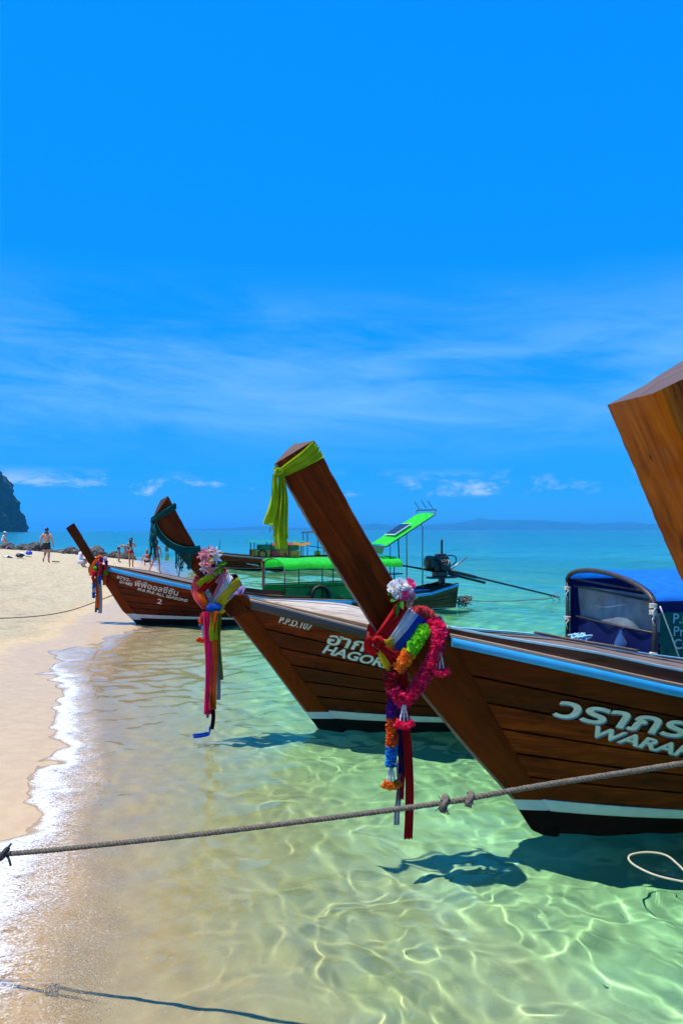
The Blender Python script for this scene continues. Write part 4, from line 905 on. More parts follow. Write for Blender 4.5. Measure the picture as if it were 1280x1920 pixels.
# --- boat 3: orange sash and bright garlands
d = Decor('sash_bundle', b3, 'orange sash with grey and green streamers on the small boat nosed onto sand', 'sashes', 'sash bundles on the prows')
around(d, [(196, 1048, -.06), (184, 1052, -.14), (177, 1064, -.15), (174, 1080, -.13)], .15, 'orange', 'band', 121, .014, 3, (1, 0, .4))
around(d, [(196, 1048, -.06), (192, 1046, .08), (180, 1052, .12), (172, 1068, .05), (174, 1080, -.1)], .15, 'orange', 'band', 122, .014, 3, (1, 0, .4))
for (px, bot, w_, c, sd, y) in ((183, 1140, .085, 'orange', 123, -.19), (188, 1150, .085, 'grey', 124, -.20), (181, 1148, .05, 'teal', 125, -.17), (185, 1144, .04, 'navy', 126, -.165)):
    hang(d, px, y, 1072, bot, w_, .012, 2, c, 'streamer', sd, 0, (.8, 1.0))
for i, (lab, pts, cols) in enumerate((('pompon garland of white, purple, yellow and red balls, nearest the hull side', [(198, 1049, -.2), (200, 1058, -.22), (199, 1068, -.22), (197, 1080, -.22), (196, 1092, -.22)], ['white', 'purple', 'hot', 'green', 'orange', 'amber']),
                                      ('pompon garland of purple, coral and blue balls in the middle of the sash', [(190, 1050, -.2), (189, 1060, -.24), (188, 1070, -.24), (188, 1080, -.24), (187, 1090, -.24)], ['purple', 'coral', 'coral', 'hot', 'sky', 'sky']),
                                      ('pompon garland of red, green and blue balls on the beach side of the sash', [(184, 1060, -.19), (178, 1070, -.22), (175, 1080, -.22), (177, 1092, -.22), (176, 1102, -.22), (176, 1116, -.22)], ['blue', 'green', 'hot', 'orange', 'coral', 'sky', 'white', 'sky']))):
    d = Decor('garland', b3, lab, 'garland', 'flower garlands on the prows'); P = catmull([d.p(*q) for q in pts], len(cols) + 0)
    for j, c in enumerate(cols):
        m = MB(); garland(m, [P[j] + np.array([q * .03, 0, 0]) for q in (-1, -.3, .3, 1)], .055, 2600, .04, seed=130 + i * 10 + j, mis=[0]); d.part('pompon', m, None, False, [K(c)])
# ------------------------------------------------------------------ canopy and gear of the second boat
canvas = lambda n, c: cloth('canvas_' + n, c, 0.6)
blueT = canvas('bright_blue', (0.008, 0.22, 0.80)); navyT = plain('navy_tarpaulin', (0.003, 0.008, 0.075), 0.6, 0.2, 0.2, 6); greenT = canvas('bottle_green', (0.010, 0.16, 0.105)); greyT = plain('cloudy_plastic_sheet', (0.22, 0.26, 0.27), 0.35, 0.5, 0.35, 3)
ropeM = plain('weathered_rope', (0.14, 0.118, 0.088), 0.85, 0.2, 0.3, 60, 0.4); ropeD = plain('dark_rope', (0.10, 0.085, 0.07), 0.85, 0.2, 0.3, 60, 0.4); ropeW = plain('pale_rope', (0.62, 0.58, 0.48), 0.8, 0.2, 0.2, 60, 0.3)
R2 = b2.root
xa, xe, hb, zt, zc_ = 3.5, 8.2, .95, 1.47, 1.70
def arch_pt(x, a, z0=zt, zp=zc_, h=hb, skew=0.0): return (x, -h * math.cos(a), z0 - skew * math.cos(a) + (zp - z0) * math.sin(a))
SK = 0.07
can = []
for x in (xa, xa + 1.55, xa + 3.1, xe):
    for side in (-1, 1):
        lean = 0.03 * side
        MB().tube([(x, side * (hb + .0), .62), (x + .01, side * (hb + .012), 1.05), (x, side * hb, zt + .03 + side * SK)], [.030, .028, .024], 8).build('canopy_post', pole, R2, smooth=True)
    MB().tube([arch_pt(x, a, zp=zc_ - .012, skew=SK) for a in np.linspace(0, math.pi, 22)], .030, 8).build('canopy_bow', pole, R2, smooth=True)
xs = np.linspace(xa + .025, xe + .05, 30); P = np.array([[arch_pt(x, a, zt + .02, zc_ + .012 - .03 * abs(math.sin((x - xa) / 1.55 * math.pi)) * 1, hb + .024, SK) for a in np.linspace(-.02, math.pi + .02, 26)] for x in xs])
mesh_obj('canopy_tarp', P.reshape(-1, 3), grid_faces(30, 26), blueT, R2, True)
for side in (-1, 1):                                                    # navy valance under the eave
    P = np.array([[(x, side * (hb + .034 + .006 * math.sin(x * 11)), z) for z in (zt + .03 + side * SK, zt - .03 + side * SK + .008 * math.sin(x * 7), zt - .085 + side * SK + .012 * math.sin(x * 5))] for x in np.linspace(xa, xe, 50)])
    mesh_obj('valance', P.reshape(-1, 3), grid_faces(50, 3), navyT, R2, True)
# end curtain: navy below, cloudy sheet above, seen through the front bow
xc = xa + .12
P = np.array([[(xc + .02 * math.sin(y * 9) + .015 * math.sin(z * 6), y, z) for y in np.linspace(-hb + .05, hb - .05, 20)] for z in np.linspace(.45, 1.06, 8)]); mesh_obj('navy_curtain', P.reshape(-1, 3), grid_faces(8, 20), navyT, R2, True)
P = np.array([[(xc + .03 + .025 * math.sin(y * 4 + z * 5), y, z) for y in np.linspace(-hb + .05, hb - .05, 20)] for z in np.linspace(1.065, 1.47, 8)]); mesh_obj('plastic_sheet', P.reshape(-1, 3), grid_faces(8, 20), greyT, R2, True)
P = np.array([[(x, hb + .02 + .01 * math.sin(x * 6), z) for x in np.linspace(xa + .05, xe, 30)] for z in np.linspace(.62, 1.50, 6)]); mesh_obj('far_curtain', P.reshape(-1, 3), grid_faces(6, 30), navyT, R2, True)
MB().tube([(xc - .01, -hb + .03, 1.065), (xc - .02, 0, 1.055), (xc - .01, hb - .03, 1.065)], .013, 6).build('curtain_rail', pole, R2, smooth=True)
for z in (1.47, 1.56): MB().tube([(xa + .06, -hb + .06, z - .05), (xa + .06, hb - .06, z)], .014, 6).build('cross_rail', pole, R2, smooth=True)
P = np.array([[(x, -hb - .05 - .02 * math.sin((x - xa) * 3.1 + z * 4), z) for x in np.linspace(xa + .06, xa + 1.9, 24)] for z in np.linspace(.66, 1.31, 10)]); ban = mesh_obj('side_banner', P.reshape(-1, 3), grid_faces(10, 24), greenT, R2, True)
for i, (s_, x, z, h) in enumerate((('P.P.D. 107', xa + .20, 1.195, .105), ('Private', xa + .21, 1.055, .105), ('Captain', xa + .215, .915, .105))):
    V0, F0 = text_mesh(s_, 0.008); k = h / .69; mesh_obj('lettering', np.stack([V0[:, 0] * k + x, -hb - .056 - .02 * np.sin((V0[:, 0] * k + x - xa) * 3.1 + (V0[:, 1] * k + z) * 4) - .004, V0[:, 1] * k + z - .06 * V0[:, 0] * k], -1), F0, letterM, ban)
for (y, z) in ((-hb, 1.36), (-hb, 1.29), (hb, 1.41), (hb, 1.02), (hb, .74), (-hb, .83)):
    m = MB()
    for k in range(4): m.tube([(xa + .04 * math.cos(a), y + .04 * math.sin(a), z + k * .013 + .004 * math.sin(a * 2)) for a in np.linspace(0, 6.28, 12)], .0075, 5)
    m.tube(catmull([(xa, y - .04, z), (xa - .05, y - .06, z - .05), (xa - .03, y - .07, z - .12)], 8), .006, 5); m.build('rope_lashing', ropeW, R2, smooth=True)
m = MB(); m.tube(catmull([(xa + .04, -hb - .06, 1.38), (xa + .16, -hb - .09, 1.05), (xa + .30, -hb - .10, .68)], 10), .008, 6)
m.build('stay_rope', ropeW, R2, smooth=True)
d = Decor('plastic_bag', b2, 'small blue plastic bag hanging inside the blue boat canopy', 'bag')
m = MB(); ring = []
for t in np.linspace(0, 1, 12):
    r_ = .012 + .075 * math.sin(min(1, t * 1.25) * math.pi * .62) ** 1.5 if t < .97 else .02
    ring.append([(xc - .10 + r_ * .8 * math.cos(a) * (1 + .15 * math.sin(3 * a + t * 4)), -.28 + r_ * math.sin(a), 1.03 - .30 * t) for a in np.linspace(0, 6.283, 13)[:-1]])
m.loft(ring); d.part('bag', m, canvas('bag_blue', (0.04, 0.14, 0.38))); m = MB(); m.tube([(xc - .12, -.28, 1.03), (xc - .05, -.28, 1.065)], .004, 5); d.part('handle', m, canvas('bag_blue', (0.04, 0.14, 0.38)))
d = Decor('rope_coil', b2, 'crumpled pale blue rope coil lying under the blue boat canopy', 'rope'); m = MB()
for k in range(7): m.tube(catmull([(xa - .15 + random.uniform(-.12, .12), .35 + random.uniform(-.16, .16), .80 + random.uniform(0, .12)) for _ in range(6)], 26), .011, 5)
d.part('strands', m, plain('pale_blue_rope', (0.25, 0.50, 0.72), 0.7))
MB().box((xa - .2, .35, .77), (.5, .6, .04), bev=.01).build('locker_lid', deckD, R2)
# ropes lying on the foredeck of the nearest boat
d = Decor('deck_rope', b1, 'short pale rope lying along the foredeck of the nearest boat', 'rope'); m = MB()
def on_deck(b, x, yf): z = float(b.zs(x)); hb_ = float(b.y(x, z)) - .12; return (x, yf * hb_, z + .10 + .045 * (1 - yf * yf) + .012)
m.tube(catmull([on_deck(b1, .15, .75), on_deck(b1, .5, .72), on_deck(b1, .75, .5), on_deck(b1, 1.05, .45)], 24), .011, 6); m.tube(catmull([on_deck(b1, .35, .8), on_deck(b1, .55, .62), on_deck(b1, .75, .75)], 16), .010, 6)
d.part('strand', m, ropeM)

# ------------------------------------------------------------------ green canopy boat with its long-tail engine
def engine(root, x, z, sc=1.0, tail=4.6, drop=-.95, hand=1.55):
    """car engine on a swivel with a long propeller shaft: block, head, fan shroud, exhaust, frame, shaft, propeller, tiller"""
    g = lambda q: (x + q[0] * sc, q[1] * sc, z + q[2] * sc)
    m = MB(); m.box(g((0, 0, .02)), (.50 * sc, .30 * sc, .26 * sc), bev=.03 * sc); m.box(g((.02, 0, .21)), (.42 * sc, .20 * sc, .13 * sc), bev=.025 * sc); m.box(g((.05, .03, .30)), (.30 * sc, .14 * sc, .06 * sc), bev=.02 * sc); m.box(g((.02, -.17, .0)), (.22 * sc, .10 * sc, .16 * sc), bev=.02 * sc); m.box(g((0, 0, -.18)), (.36 * sc, .22 * sc, .16 * sc), bev=.03 * sc)
    for k in range(4): m.tube([g((-.12 + k * .09, -.11, .18)), g((-.12 + k * .09, -.20, .12)), g((-.06 + k * .05, -.22, .02))], .022 * sc, 7)
    blk = m.build('engine_block', metalD, root, autosm=35)
    m = MB(); m.tube([g((-.27, 0, .10)), g((-.36, 0, .10))], .19 * sc, 18); m.tube([g((-.36, 0, .10)), g((-.40, 0, .10))], [.17 * sc, .10 * sc], 18); m.build('fan_shroud', metalD, root, autosm=35)
    MB().tube([g((.10, .05, .30)), g((.10, .05, .62)), g((.10, .05, .70))], .028 * sc, 8).build('exhaust_pipe', metalD, root, smooth=True)
    m = MB(); m.tube(catmull([g((.12, -.16, .30)), g((.36, -.16, .26)), g((.38, -.16, .12)), g((.22, -.16, .02))], 14), .016 * sc, 6); m.tube(catmull([g((.10, .14, .26)), g((.34, .16, .20)), g((.40, .14, .05)), g((.24, .10, -.06))], 14), .016 * sc, 6); m.build('guard_rail', metalD, root, smooth=True)
    m = MB(); m.box(g((.06, 0, -.27)), (.80 * sc, .24 * sc, .05 * sc), bev=.01); m.box(g((.06, 0, -.36)), (.14 * sc, .14 * sc, .16 * sc), bev=.02); m.tube([g((.06, 0, -.40)), g((.06, 0, -.62))], .045 * sc, 9); m.build('swivel_mount', metalD, root, autosm=35)
    p0 = np.array(g((.26, 0, -.10))); p1 = np.array(g((tail, 0, drop))); u = (p1 - p0) / np.linalg.norm(p1 - p0)
    m = MB(); m.tube([p0, p0 + u * 1.0, p0 + u * 1.05, p1], [.045 * sc, .042 * sc, .028 * sc, .022 * sc], 9); m.tube([p0 + np.array([0, 0, -.09]), p0 + u * 1.35 + np.array([0, 0, -.10])], .035 * sc, 8); m.build('propeller_shaft', metalD, root, smooth=True)
    m = MB(); m.tube([p1 - u * .1, p1 + u * .06], .04, 8)
    for k in range(2):
        a = k * math.pi + .6; n = np.array([0, math.cos(a), math.sin(a)]); s_ = np.cross(u, n); vs = [p1 + n * .03, p1 + n * .10 + s_ * .05 + u * .03, p1 + n * .17 + s_ * .02, p1 + n * .15 - s_ * .04 - u * .02, p1 + n * .06 - s_ * .04]; m.add(vs + [v + u * .008 for v in vs], [(0, 1, 2, 3, 4), (9, 8, 7, 6, 5), (0, 5, 6, 1), (1, 6, 7, 2), (2, 7, 8, 3), (3, 8, 9, 4), (4, 9, 5, 0)])
    m.build('propeller', steel, root, autosm=40)
    MB().tube([p1 - u * .35, p1 - u * .12 + np.array([0, 0, -.16])], .012, 6).build('skeg', metalD, root, smooth=True)
    MB().tube([g((-.2, 0, -.10)), g((-.9, 0, .02)), g((-hand, 0, .12))], [.03 * sc, .022 * sc, .018 * sc], 8).build('tiller_bar', metalD, root, smooth=True)
    MB().tube([g((.40, .12, -.10)), g((.95, .14, .22))], .022 * sc, 7).build('lever', steel, root, smooth=True)
T4 = math.radians(28)
b4 = Boat('longtail_boat', (-2.25, 19.58, 0), T4, [(0.05, -0.28), (0.0, 0.0), (-0.15, 0.25), (-0.35, 0.60), (-0.46, 0.80)], [], [(0.26, -0.26), (0.24, 0.0), (0.10, 0.2), (-0.12, 0.55), (-0.18, 0.70)],
          [(-0.3, 0.66), (0.3, 0.52), (1.5, 0.43), (3.5, 0.41), (5, 0.50), (6.0, 0.70)], 'long-tail boat with bright green canopy, solar panel roof and black stern engine', L=6.0, Bt=.72, Bb=.45)
b4.bot = blackP; b4.front_post = [(-0.40, 0.62), (-0.50, 0.85), (-0.62, 1.08)]; b4.aft_post = [(-0.16, 0.62), (-0.26, 0.85), (-0.40, 1.12)]
oliveP = wood('dark_olive_hull_wood', (0.02, 0.013, 0.006), (0.05, 0.032, 0.014), (0.10, 0.065, 0.03), rough=0.5)
b4.hull(4, zst=0.12, zsb=0.09, plankmat=oliveP, railh=0.075, topmat=darkW); b4.deck(0.9, 5, 0.05, deckD, None, darkW, x_open=5.6); b4.stem(); b4.post(brownW, .05, .12, darkW, .02)
R4 = b4.root; greenC = canvas('vivid_green', (0.03, 0.72, 0.05)); greenP = plain('green_side_board', (0.012, 0.26, 0.03), 0.55, 0.4, 0.2, 5)
x0, x1, h4, z0, zp = 0.60, 3.75, .70, 1.25, 1.49
for x in (x0, x0 + 1.03, x0 + 2.06, x1):
    for side in (-1, 1): MB().tube([(x, side * h4, .42), (x, side * h4, z0)], .016, 7).build('canopy_post', metalD, R4, smooth=True)
    MB().tube([arch_pt(x, a, z0, zp - .012, h4) for a in np.linspace(0, math.pi, 16)], .016, 6).build('canopy_bow', metalD, R4, smooth=True)
P = np.array([[(x, -(h4 + .03) * math.cos(a), z0 - .02 + (zp - z0 + .02) * max(0, math.sin(a)) ** .6 + .012 * math.sin(x * 6 + a * 2)) for a in np.linspace(0, math.pi, 18)] for x in np.linspace(x0 - .04, x1 + .25, 16)]); mesh_obj('canopy_tarp', P.reshape(-1, 3), grid_faces(16, 18), greenC, R4, True)
for side in (-1, 1):
    MB().box(((x0 + x1) / 2, side * (h4 - .02), .60), (x1 - x0, .02, .34), bev=.004).build('side_board', greenP, R4)
    MB().tube([(x0, side * (h4 + .005), .79), (x1, side * (h4 + .005), .79)], .016, 6).build('hand_rail', metalD, R4, smooth=True)
P = np.array([[(x, -h4 - .035 - .012 * math.sin(x * 40), z) for x in np.linspace(x0 + 2.1, x0 + 2.75, 30)] for z in (.45, .6, .77)]); mesh_obj('blue_drape', P.reshape(-1, 3), grid_faces(3, 30), K('blue'), R4, True)
for i, c in enumerate(('hot', 'yellow', 'sky', 'white')):
    P = np.array([(x0 - .03 + i * .022, h4 - .05 + .01 * i, z) for z in np.linspace(1.45 - .08 * (i % 2), .72 + .1 * (i % 3), 10)]); m = MB(); ribbon(m, P, .05, (1, .4, 0), .01, 2, seed=150 + i); m.build('ribbon', K(c), R4, smooth=True, grain=False)
d = Decor('tyre_fender', b4, 'black tyre leaning on the green side board inside the canopy boat', 'tyre'); m = MB(); m.tube([(x0 + .95 + .24 * math.cos(a), -h4 - .05, .55 + .24 * math.sin(a)) for a in np.linspace(0, 6.283, 30)], .048, 9, cap=False); d.part('tyre', m, rubber)
d = Decor('life_jacket', b4, 'orange life jacket beside the black tyre in the canopy boat', 'life jacket'); m = MB()
for k in (-1, 1): m.box((x0 + .66 + k * .055, -h4 + .06, .66), (.09, .07, .34), bev=.03)
d.part('panel', m, K('orange')); m = MB(); m.tube([(x0 + .56, -h4 + .02, .60), (x0 + .76, -h4 + .02, .60)], .012, 6); d.part('strap', m, rubber)
# tilted rear roof with solar panel, poles, aerials
def tilt(u, v, dz=0): return (3.65 + 1.55 * u, (v - .5) * .95, 1.78 + .86 * u + dz + .05 * math.sin(math.pi * v))
P = np.array([[tilt(u, v) for v in np.linspace(0, 1, 10)] for u in np.linspace(0, 1, 12)]); mesh_obj('rear_roof', P.reshape(-1, 3), grid_faces(12, 10), greenC, R4, True)
P = np.array([[tilt(-.04 - .05 * t, v, -.16 * t) for v in np.linspace(0, 1, 10)] for t in np.linspace(0, 1, 4)]); mesh_obj('roof_flap', P.reshape(-1, 3), grid_faces(4, 10), canvas('net_green', (0.02, 0.13, 0.05)), R4, True)
m = MB()
for v in (0, 1): m.tube([tilt(0, v, -.02), tilt(1, v, -.02), tilt(1.03, v, .10)], .016, 6)
m.tube([tilt(1.03, 0, .10), tilt(1.03, 1, .10)], .016, 6); m.tube([tilt(1, 0, -.02), tilt(1, 1, -.02)], .016, 6); m.tube([tilt(0, 0, -.02), tilt(0, 1, -.02)], .016, 6)
for v in (.15, .5, .85): a = np.array(tilt(1.03, v, .10)); m.tube([a, a + np.array([-.18, 0, .22])], .009, 5)
m.build('roof_frame', metalD, R4, smooth=True)
c0, cu, cv = np.array(tilt(.40, .42, .03)), np.array(tilt(1, .5)) - np.array(tilt(0, .5)), np.array([0, 1.0, 0]); cu /= np.linalg.norm(cu); cn = np.cross(cu, cv); Rm = Matrix((cu, cv, cn)).transposed()
pan = MB().box(c0 + cn * .02, (.62, .55, .03), Rm, bev=.004).build('solar_panel', plain('panel_white_frame', (0.65, 0.66, 0.68), 0.4), R4); cell = plain('solar_cell', (0.012, 0.02, 0.045), 0.15, 0.6)
for i in range(4):
    for j in range(4): MB().box(c0 + cn * .038 + cu * (i - 1.5) * .145 + cv * (j - 1.5) * .128, (.135, .118, .006), Rm).build('cell', cell, pan)
for (x, y, za, zb_) in ((3.8, -.42, .45, 1.86), (3.8, .42, .45, 1.86), (4.85, -.40, .55, 2.38), (4.85, .40, .55, 2.38)): MB().tube([(x, y, za), (x, y, zb_ - .1), (x - .06, y, zb_)], .018, 7).build('roof_post', steel, R4, smooth=True)
MB().tube([(4.25, -.1, 2.06), (4.27, -.1, 1.6), (4.32, -.05, 1.25)], .018, 6).build('tiller_line', ropeD, R4, smooth=True)
MB().box((4.0, -.30, 1.02), (.40, .30, .03), bev=.008).build('helm_seat', metalD, R4); MB().tube([(4.0, -.3, .5), (4.0, -.3, 1.0)], .02, 6).build('seat_post', metalD, R4)
MB().box((5.0, -.2, .48), (.6, .5, .12), bev=.03).build('fuel_box', plain('blue_box', (0.01, 0.05, 0.40), 0.5), R4)
engine(R4, 5.70, 1.16, 1.12, 3.95, -.92)
d = Decor('rope_tangle', b4, 'tangle of grey rope hanging at the stern of the green canopy boat', 'rope'); m = MB()
for k in range(10): m.tube(catmull([(6.05 + random.uniform(0, .5), -.35 + random.uniform(-.2, .2), .18 + random.uniform(-.16, .16)) for _ in range(5)], 20), .012, 5)
d.part('strands', m, ropeM); m = MB(); m.tube(catmull([(6.3, -.3, .2), (7.5, .1, .10), (9.0, .4, .03), (11.5, .8, .02)], 30), .012, 6); d.part('line', m, ropeM)

# ------------------------------------------------------------------ far boat with yellow and red cabin
b5 = Boat('longtail_boat', (-8.0, 43.7, 0), math.radians(14), [(0.05, -0.28), (0.0, 0.0), (-0.4, 0.5), (-0.85, 1.05), (-1.1, 1.35)], [], [(0.30, -0.26), (0.28, 0.0), (0.0, 0.4), (-0.45, 1.0), (-0.6, 1.22)],
          [(-0.7, 1.22), (0, 1.08), (1, .92), (2, .80), (3.5, .66), (5.5, .60), (7.5, .70), (8.4, .82)], 'far long-tail boat with yellow and red cabin under a turquoise roof', L=8.4, Bt=.95, Bb=.6)
b5.bot = blackP; b5.front_post = [(-0.85, 1.1), (-1.15, 1.6), (-1.45, 2.1)]; b5.aft_post = [(-0.60, 1.15), (-0.9, 1.65), (-1.25, 2.2)]
b5.hull(5, zst=0.16, zsb=0.13, railh=0.07, rail=plain('grey_blue_rail', (0.12, 0.20, 0.26), 0.5), topmat=stemW); b5.deck(1.4, 5, 0.06, deckD, None, stemW, x_open=7.8); b5.stem(); b5.post(brownW, .06, .14, darkW, .02)
for k in range(9):                                                     # worn, unreadable name strokes
    a = b5.hit(464 + k * 2.5, 1056.5 + k * .42); MB().box((a[0], a[1] - .006, a[2]), (.045, .006, random.uniform(.07, .12))).build('name_stroke', letterM, b5.root)
R5 = b5.root; yel = plain('yellow_cabin_board', (0.62, 0.30, 0.01), 0.5, 0.4, 0.2, 6); redp = plain('red_cabin_board', (0.50, 0.02, 0.02), 0.5); tur = canvas('turquoise_roof', (0.012, 0.36, 0.32)); pinkc = canvas('salmon_awning', (0.72, 0.08, 0.10)); grn5 = plain('green_cabin_board', (0.012, 0.18, 0.07), 0.5)
for side in (-1, 1):
    MB().box((3.45, side * .8, .87), (.95, .03, .46), bev=.01).build('cabin_side', yel, R5); MB().box((4.5, side * .8, .84), (1.1, .03, .40), bev=.01).build('cabin_side', redp, R5); MB().box((5.35, side * .8, .84), (.55, .03, .40), bev=.01).build('cabin_side', yel, R5)
    MB().box((4.5, side * .72, 1.22), (2.2, .03, .30), bev=.01).build('cabin_panel', grn5, R5)
    for x in (3.05, 4.0, 5.0, 5.7): MB().tube([(x, side * .8, .7), (x, side * .8, 1.50)], .03, 6).build('cabin_post', metalD, R5, smooth=True)
P = np.array([[(x, (v - .5) * 1.95, 1.52 + .12 * math.sin(math.pi * v)) for v in np.linspace(0, 1, 12)] for x in np.linspace(2.75, 5.9, 14)]); mesh_obj('cabin_roof', P.reshape(-1, 3), grid_faces(14, 12), tur, R5, True)
P = np.array([[(x, -.97 - .12 * t, 1.50 - .13 * t - .02 * math.sin(x * 5)) for t in np.linspace(0, 1, 4)] for x in np.linspace(4.0, 5.2, 14)]); mesh_obj('awning', P.reshape(-1, 3), grid_faces(14, 4), pinkc, R5, True)
P = np.array([[(x, -.97 - .12 * t, 1.49 - .14 * t - .03 * math.sin(x * 8)) for t in np.linspace(0, 1, 4)] for x in np.linspace(5.22, 6.15, 14)]); mesh_obj('awning', P.reshape(-1, 3), grid_faces(14, 4), canvas('orange_awning', (0.85, 0.28, 0.02)), R5, True)
m = MB(); m.tube([(3.5 + .22 * math.cos(a), -.86, .86 + .22 * math.sin(a)) for a in np.linspace(0, 6.283, 24)], .05, 8, cap=False); m.build('tyre', rubber, R5, smooth=True)
for (x, y) in ((6.1, -.6), (6.1, .6), (7.3, -.55), (7.3, .55), (6.7, -.6)): MB().tube([(x, y, .6), (x, y, 2.02)], .025, 6).build('frame_post', metalD, R5, smooth=True)
P = np.array([[(x, (v - .5) * 1.4, 2.02 + .10 * math.sin(math.pi * v) + .05 * (x - 6)) for v in np.linspace(0, 1, 8)] for x in np.linspace(5.95, 7.5, 8)]); mesh_obj('rear_roof', P.reshape(-1, 3), grid_faces(8, 8), canvas('slate_roof', (0.03, 0.09, 0.12)), R5, True)
MB().box((6.75, -.3, .88), (.34, .3, .26), bev=.05).build('yellow_jerrican', plain('yellow_plastic', (0.75, 0.55, 0.01), 0.4), R5)
engine(R5, 7.75, 1.18, .95, 3.8, -1.0)
MB().tube([(1.2, -.2, .95), (1.2, -.2, 1.75)], .02, 6).build('marker_pole', pole, R5, smooth=True)

# ------------------------------------------------------------------ ropes
def ray_at(px, py, D): return np.array([(px - 640) / FPX * D, D, CAM_H + (994 - py) / FPX * D])
def twisted(P, r, mat, parent, turns_per_m=22, nseg=None, name='strand', strands=3):
    P = np.array(P, float); d = np.r_[0, np.cumsum(np.linalg.norm(np.diff(P, axis=0), axis=1))]; n = nseg or int(d[-1] * turns_per_m * 7); t = np.linspace(0, d[-1], n); Q = np.stack([np.interp(t, d, P[:, a]) for a in range(3)], -1); T, N, B = frames(Q)
    for k in range(strands):
        a = (2 * math.pi * (t * turns_per_m + k / strands))[:, None]; MB().tube(Q + r * .52 * (np.cos(a) * N + np.sin(a) * B), r * .56, 5).build(name, mat, parent, smooth=True, grain=False)
rope_px = [(0, 1602), (200, 1583), (400, 1561), (560, 1541), (700, 1523), (832, 1505), (880, 1497), (1000, 1475), (1140, 1453), (1280, 1431), (1380, 1415), (1459, 1402)]
iD = lambda px: 1 / np.interp(px, [0, 1459], [1 / 3.72, 1 / 3.36])
_gz = lambda x, y: float(ground_z(np.array(x), np.array(y)))
RP = catmull([(-5.2, 3.95, _gz(-5.2, 3.95) + .01), (-4.0, 3.88, .40), (-2.6, 3.80, .57)] + [ray_at(px, py, iD(px)) for px, py in rope_px], 300)
ro = empty('mooring_rope', RP[0], 0, 'twisted mooring rope with two knots stretched across the foreground water', 'rope'); RPl = RP - RP[0]
twisted(RPl, .0128, ropeM, ro, 19)
for k, px in enumerate((832, 880)):
    c = ray_at(px, 1506 if k == 0 else 1498, iD(px)) - RP[0]; m = MB(); s_ = .029 if k == 0 else .024
    for j in range(3): m.tube([c + s_ * np.array([.5 * math.sin(a * 1 + j), .75 * math.cos(a), .95 * math.sin(a + j * .5)]) for a in np.linspace(0, 6.283, 18)], .0105, 6)
    for j in range(26): v = rng.normal(size=3) * np.array([.5, .6, 1]); v /= np.linalg.norm(v); m.tube([c + v * s_ * .7, c + v * s_ * (1.2 + .5 * random.random()) + np.array([0, 0, -.006])], .0022, 4)
    m.build('knot', ropeM, ro, smooth=True, grain=False)
c = ray_at(8, 1601, iD(8)) - RP[0]; m = MB(); A3 = np.array
for j in range(3): m.tube([c + .022 * np.array([.6 * math.sin(a + j), .8 * math.cos(a), .9 * math.sin(a + j * .7)]) for a in np.linspace(0, 6.283, 16)], .010, 6)
m.tube(catmull([c, c + A3((.02, -.02, .025)), c + A3((.035, 0, .05))], 8), .006, 6); m.tube(catmull([c, c + A3((.03, -.02, -.012)), c + A3((.045, -.03, -.045))], 8), .0055, 6)
m.build('cord_knot', plain('black_cord', (0.012, 0.013, 0.016), 0.6), ro, smooth=True, grain=False)
# rope of the third boat to the sand
A = b3.w((-.55, -.02, .68)); E = Vector((-8.3, 16.6, float(ground_z(np.array(-8.3), np.array(16.6))) + .02)); P = [A, A.lerp(E, .3) - Vector((0, 0, .22)), A.lerp(E, .62) - Vector((0, 0, .20)), E]
o = empty('mooring_rope', A, 0, 'thin dark mooring rope sagging from the small boat bow to the sand', 'rope'); MB().tube(catmull([np.array(q - A) for q in P], 40), .011, 6).build('strand', ropeD, o, smooth=True, grain=False)
# floating loop
lp = [(1330, 1668), (1240, 1650), (1196, 1632), (1178, 1617), (1184, 1607), (1215, 1603), (1248, 1609), (1272, 1628), (1290, 1645), (1330, 1660)]
P = catmull([np.array(O_px(px, py)) + np.array([0, 0, .018]) for px, py in lp], 60); o = empty('rope_loop', P[0], 0, 'pale loop of rope floating on the shaded water by the right edge', 'rope'); MB().tube(P - P[0], .0072, 7).build('strand', plain('beige_rope', (0.46, 0.40, 0.29), 0.8), o, smooth=True, grain=False)
# ------------------------------------------------------------------ headland, hills and haze
b = NB('karst_rock_and_scrub'); p = b.pos(); n1 = b.noise(b.map(p, (1, 1, .35)), .035, 6, .62, .4); n2 = b.noise(p, .12, 6, .7); n3 = b.noise(b.map(p, (1, 1, .12)), .09, 4, .6)
c = b.mix(b.rng(n1, .44, .56), (0.010, 0.026, 0.008), (0.060, 0.062, 0.050)); c = b.mix(b.rng(n2, .35, .7), c, (0.030, 0.055, 0.018)); c = b.mix(b.rng(n3, .55, .7, 0, .6), c, (0.02, 0.025, 0.02)); c = b.mix(b.rng(b.noise(b.map(p, (1, 1, .25)), .06, 6, .7), .60, .68, 0, .7), c, (0.20, 0.185, 0.16))
MAT['karst'] = b.done(b.bsdf(c, .9, .1, b.bump(n2, .9, 4.0)))
prof = np.array([(-367, 0), (-362, 8), (-358, 20), (-354, 34), (-350, 44), (-344, 52), (-335, 57), (-320, 60), (-295, 63), (-260, 66)]) * np.array([1, 1.0]) - np.array([0, 0])
